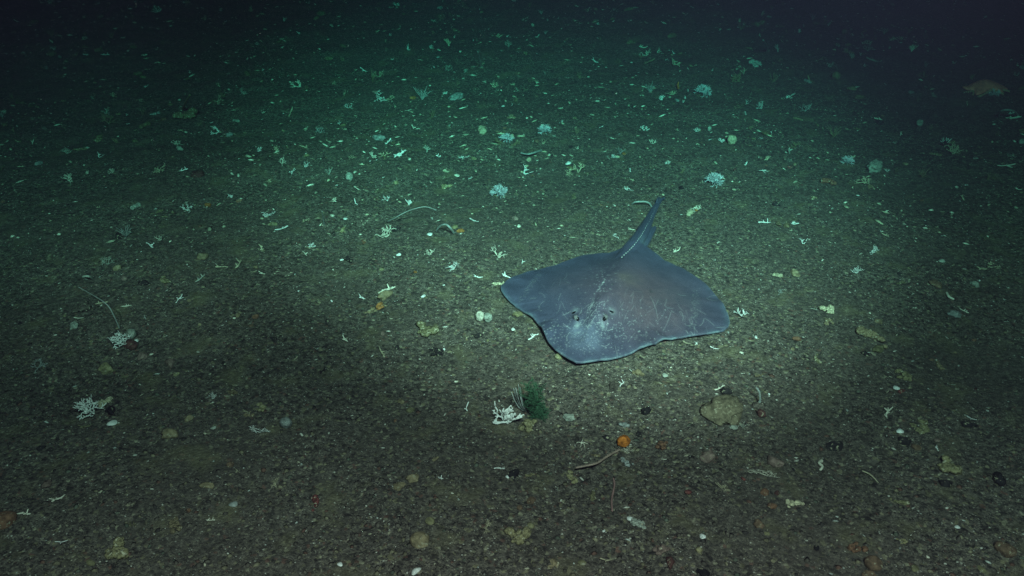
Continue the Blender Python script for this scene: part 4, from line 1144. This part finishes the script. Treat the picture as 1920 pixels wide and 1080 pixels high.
 ('twig', 1898, 224, 22, 'ivory', 'ivory zigzag twig under the dim arched whip'),
 ('stone', 1648, 228, 17, 'dark', 'dark stone with ivory bits in the far right'),
 ('twig', 1645, 224, 15, 'ivory', 'ivory bits on the dark stone in the far right'),
 ('ballsponge', 1914, 267, 12, 'pale', 'pale lump cut by the right edge'),
 ('upright', 1407, 240, 9, 'olive', 'olive upright finger right of the round cream sponge'),
 ('dome', 1435, 250, 18, 'olive', 'olive flat sponge right of the upright finger'),
 ('plume', 1730, 324, 24, 'tan', 'tan feathery tuft at right below the domed sponge'),
 ('coral', 1617, 340, 26, 'cream', 'cream coral rubble below the domed sponge'),
 ('stone', 1480, 313, 9, 'red', 'red pebble right of the white spidery star'),
 ('stone', 1377, 318, 10, 'darkred', 'dark red pebble left of the white spidery star'),
 ('rubble', 1553, 342, 22, 'rust', 'rusty crust left of the cream coral rubble'),
 # --- far, left
 ('sponge', 443, 224, 16, 'pale', 'pale knobbly sponge in the far left'),
 ('sponge', 273, 231, 25, 'olive', 'olive lumpy sponge in the dim far left'),
 ('rubble', 353, 219, 36, 'olive', 'olive spread lump at the foot of the olive stalk'),
 ('coral', 220, 263, 18, 'yellow', 'dim yellow coral tuft in the far left'),
 ('dome', 253, 264, 13, 'olive', 'dim olive lump right of the yellow tuft'),
 ('shell', 163, 277, 11, 'pale', 'dim pale blade in the far left'),
 ('upright', 187, 291, 11, 'white', 'white coral in the dim far left'),
 ('coral', 127, 284, 16, 'pale', 'dim pale coral left of the white far left coral'),
 ('dome', 73, 306, 16, 'grey', 'dim grey lump near the left edge'),
 ('coral', 125, 334, 26, 'ivory', 'ivory spread coral near the left edge'),
 ('coral', 163, 323, 13, 'ivory', 'ivory sprig right of the spread coral near the left edge'),
 ('coral', 297, 317, 22, 'cream', 'cream coral clump in the far left'),
 ('coral', 333, 266, 20, 'ivory', 'ivory coral above a pale lump in the far left'),
 ('sponge', 337, 276, 18, 'pale', 'pale lump below the ivory far left coral'),
 ('coral', 487, 280, 14, 'white', 'white coral first of the row right of far left'),
 ('coral', 517, 280, 18, 'cream', 'cream coral second of the row right of far left'),
 ('coral', 530, 303, 20, 'ivory', 'ivory flat coral below the cream row coral'),
 ('coral', 570, 308, 17, 'white', 'white coral left of the pale plume'),
 ('sponge', 575, 290, 13, 'yellow', 'yellow knob above the white coral by the plume'),
 ('coral', 547, 322, 13, 'white', 'white sprig below the ivory flat coral'),
 ('plume', 618, 321, 19, 'pale', 'pale fuzzy plume leaning left in the far middle left'),
 ('slab', 370, 327, 26, 'darkred', 'dark red striped slab in the far left'),
 ('dome', 430, 252, 17, 'grey', 'grey flat sponge below the pale knobbly sponge'),
 ('coral', 507, 338, 14, 'cream', 'cream sprig right of the dark striped slab'),
 ('fan', 601, 244, 16, 'grey', 'grey fine twig fan above the pale plume'),
 ('coral', 457, 174, 13, 'pale', 'dim pale sprig high in the far left'),
 ('coral', 417, 178, 16, 'olive', 'dim olive sprig high in the far left'),
]
NAMED = {'biggest flat tan slab': 'biggest tan slab', 'round bright orange': 'round orange sponge', 'fuzzy pale grey': 'fuzzy grey sponge', 'largest round flat': 'largest round tan stone', 'black stone with a white crust': 'black stone with white crust', 'pitted tan stone': 'pitted tan stone', 'large dark brown round': 'large brown corner stone', 'brown oval': 'brown oval stone', 'widest tan crusted': 'widest tan rubble', 'cream lobed sponge right': 'cream lobed sponge', 'cream upright branching': 'upright cream coral', 'long forked cream': 'long forked coral branch', 'tan clam shaped': 'clam shaped stone', 'grey round sponge right': 'grey round sponge', 'dark crimson': 'crimson crust patch', 'rusty brown stone cut': 'rusty stone at left edge', 'yellow angular slab': 'yellow angular slab', 'pale two lobed': 'two lobed sponge at left', 'grey feathery hydroid': 'grey feathery hydroid', 'yellow pitted stone at': 'yellow pitted stone', 'brick red': 'brick red sponge', 'tan stone with ivory coral on top': 'tan stone carrying coral', 'tall grey feathery': 'tall grey fan', 'pale twin lobed': 'twin lobed far sponge', 'bluish white bushy coral among': 'bluish bush among yellow corals', 'brightest white thick': 'brightest thick white coral', 'larger bluish': 'larger bluish bush', 'pale blue bushy': 'pale blue far bush', 'perfectly round': 'round cream sponge', 'brightest spiky': 'brightest spiky bush', 'pale green domed': 'fish shaped domed sponge', 'bushy cream coral near': 'bushy cream coral at right', 'yellowish lobed sponge with': 'yellowish far lobed sponge', 'pale knobbly sponge': 'knobbly far left sponge', 'olive lumpy': 'olive lumpy far sponge', 'dark red striped': 'dark striped slab', 'pale fuzzy plume': 'pale fuzzy plume', 'black stone near the right': 'black stone at right edge', 'pale yellow crusted stone': 'pale yellow crusted stone', 'cream coral sprig at': 'cream sprig at lower left', 'bright white upright coral high': 'bright upright far coral', 'dim feathery plume': 'dim upper right plume', 'ivory spread coral': 'ivory coral near left edge', 'clean white shell': 'clean white shell', 'pale coral near the top': 'pale coral near top middle'}
LANDMARK = [(o.name, t_) for o, t_ in ((root, 'skate'), (bpy.data.objects['sea_star'], 'sea star'), (bpy.data.objects['bushy_hydroid'], 'green hydroid'))]
for it in ITEMS:
    kind, px, py, wpx, cl, lab = it[:6]
    o = put(kind, px, py, wpx, cl, lab, sz=it[6] if len(it) > 6 else 1.0)
    for k, t_ in NAMED.items():
        if lab.startswith(k): LANDMARK.append((o.name, t_))

# ---------------------------------------------------------------- small scattered things that nothing tells apart, each one an object
taken = [(SKC[0], SKC[1], .42)]
CLUMP = [(rnd.uniform(-1, 1), 1.4 + 5.4 * rnd.random()) for _ in range(60)]
def free_spot(ylo, yhi, power):
    while True:
        if rnd.random() < .5:
            cx_, cy_ = rnd.choice(CLUMP); y_ = cy_ + rnd.gauss(0, .16); x_ = cx_ * (.6 * cy_ + .1) + rnd.gauss(0, .18)
            if ylo < y_ < yhi and all(math.hypot((x_ - a), (y_ - b)) > c for a, b, c in taken): return x_, y_
        y_ = ylo + (yhi - ylo) * rnd.random() ** power; x_ = rnd.uniform(-1, 1) * (.60 * y_ + .15)
        if all(math.hypot((x_ - a), (y_ - b)) > c for a, b, c in taken): return x_, y_
WORD = dict(gbrown='grey brown', darkred='dark red', rust='rusty', dark='dark')
marks = [(bpy.data.objects[k], t_) for k, t_ in LANDMARK]
def where(x_, y_):
    best = min(marks, key=lambda m_: math.hypot(m_[0].location.x - x_, (m_[0].location.y - y_) * .8))
    dx, dy = x_ - best[0].location.x, y_ - best[0].location.y; d_ = math.hypot(dx, dy)
    a_ = 'close ' if d_ < .16 else ('' if d_ < .4 else 'well ')
    r_ = ('left of' if dx < 0 else 'right of') if abs(dx) > abs(dy) else ('behind' if dy > 0 else 'in front of')
    return a_ + r_ + ' the ' + best[1]
NOUN = {'fan': 'branching coral', 'twig': 'loose coral chip', 'coral': 'coral sprig', 'upright': 'finger coral', 'sponge': 'lobed growth', 'dome': 'low growth', 'plume': 'feathery tuft', 'rubble': 'crust patch', 'stone': 'angular pebble', 'round': 'round pebble', 'shell': 'shell bit'}
def scatter(n, kinds, cols, lo, hi, group, ylo=1.25, yhi=6.6, power=1.0, szr=(1, 1)):
    for _ in range(n):
        kind = rnd.choice(kinds); nm, cat, mt, hw, sink = SPEC[kind]
        x_, y_ = free_spot(ylo, yhi, power); t_ = rnd.random() ** 2.2; s = lo + (hi - lo) * t_
        o = new_obj(nm, rnd.choice(VAR[kind]), M[mt]); k = rnd.uniform(*szr); tl = .7 if kind in ('coral', 'upright', 'twig') else .2
        o.scale = (s, s * rnd.uniform(.7, 1.1), s * k); o.location = (x_, y_, hz(x_, y_) - sink * s * k * 1.6)
        o.rotation_euler = (rnd.uniform(-tl, tl), rnd.uniform(-tl, tl), rnd.uniform(0, 6.28))
        ck = rnd.choice(cols); c = C[ck]; k2 = rnd.uniform(.75, 1.15); o.color = (*[min(1, a * k2) for a in c], 1)
        tag(o, ('tiny ' if t_ < .1 else ('small ' if t_ < .5 else 'biggish ')) + WORD.get(ck, ck) + ' ' + NOUN[kind] + ' ' + where(x_, y_), cat, group)
scatter(210, ['twig'], ['white', 'ivory', 'cream', 'pale'], .014, .048, 'loose coral chips among the gravel', ylo=1.5, yhi=6.7, power=.75)
scatter(290, ['coral', 'upright', 'coral', 'fan', 'twig'], ['ivory', 'cream', 'yellow', 'pale', 'white', 'olive'], .022, .075, 'little coral sprigs on the far seabed', ylo=3.3, yhi=6.75, power=.9)
scatter(120, ['sponge', 'dome', 'rubble', 'plume'], ['olive', 'yellow', 'olive', 'grey'], .025, .085, 'little growths on the far seabed', ylo=3.6, yhi=6.75, power=.9)
scatter(170, ['stone', 'round'], ['gbrown', 'brown', 'olive', 'tan', 'dark', 'pink', 'rust'], .011, .030, 'drab pebbles sunk in the gravel', power=1.25)
scatter(70, ['rubble'], ['olive', 'yellow', 'gbrown', 'tan'], .025, .075, 'drab crust patches on the gravel', power=1.2, szr=(.35, .7))
scatter(70, ['shell'], ['white', 'ivory', 'pale'], .007, .016, 'tiny shell bits on the gravel', power=1.1)

# look-alikes by the same landmark: say which one, counted from the left
ORD = ['leftmost', 'second from left', 'third from left', 'fourth from left', 'fifth from left', 'sixth from left']
same = {}
for o in scene.objects:
    if o.get('group'): same.setdefault(o['label'], []).append(o)
for lab, os_ in same.items():
    if len(os_) > 1:
        os_.sort(key=lambda o: o.location.x / o.location.y)
        for i, o in enumerate(os_): o['label'] = lab + ', ' + ('rightmost' if i == len(os_) - 1 else ORD[min(i, 5)])

# ---------------------------------------------------------------- specks drifting in the water
n = 170; xs = rng.uniform(-2.2, 2.2, n); ys = rng.uniform(1.6, 5.5, n); zs = rng.uniform(.25, 1.0, n)
V, F = [], []
for a, b, c in zip(xs, ys, zs):
    s = rnd.uniform(.0004, .0011); o_ = len(V)
    V += [Vector((a, b, c)) + Vector(d) * s for d in ((1, 0, 0), (-1, .2, 0), (0, 1, .1), (0, -1, 0), (.1, 0, 1.2), (0, 0, -1))]
    F += [(o_ + i, o_ + j, o_ + k) for i, j, k in ((0, 2, 4), (2, 1, 4), (1, 3, 4), (3, 0, 4), (2, 0, 5), (1, 2, 5), (3, 1, 5), (0, 3, 5))]
tag(new_obj('marine_snow', mesh_from('marine_snow', V, F, False), M['snow']), 'tiny pale specks drifting in the dark water', 'marine snow', kind='stuff')

# ================================================================ the water itself: even, red goes first, a faint blue veil
bm = bmesh.new(); bmesh.ops.create_cube(bm, size=1)
hm = bpy.data.meshes.new('haze'); bm.to_mesh(hm); bm.free()
hzo = new_obj('haze', hm); hzo.scale = (130, 130, 5.2); hzo.location = (0, 0, 1.5)
m = bpy.data.materials.new('sea_water'); m.use_nodes = True; t = m.node_tree
for n_ in list(t.nodes):
    if n_.type != 'OUTPUT_MATERIAL': t.nodes.remove(n_)
out = next(n_ for n_ in t.nodes if n_.type == 'OUTPUT_MATERIAL')
pv = nd(t, 'ShaderNodeVolumePrincipled')
pv.inputs['Color'].default_value = (0.30, 0.46, 0.88, 1); pv.inputs['Density'].default_value = 0.0058; pv.inputs['Anisotropy'].default_value = 0.0
va_ = nd(t, 'ShaderNodeVolumeAbsorption'); va_.inputs['Color'].default_value = (0.0, 0.77, 0.665, 1); va_.inputs['Density'].default_value = 0.42
ad = nd(t, 'ShaderNodeAddShader'); t.links.new(pv.outputs[0], ad.inputs[0]); t.links.new(va_.outputs[0], ad.inputs[1])
t.links.new(ad.outputs[0], out.inputs['Volume'])
hm.materials.append(m); tag(hzo, 'clear dark sea water round the whole scene', 'water', kind='stuff')
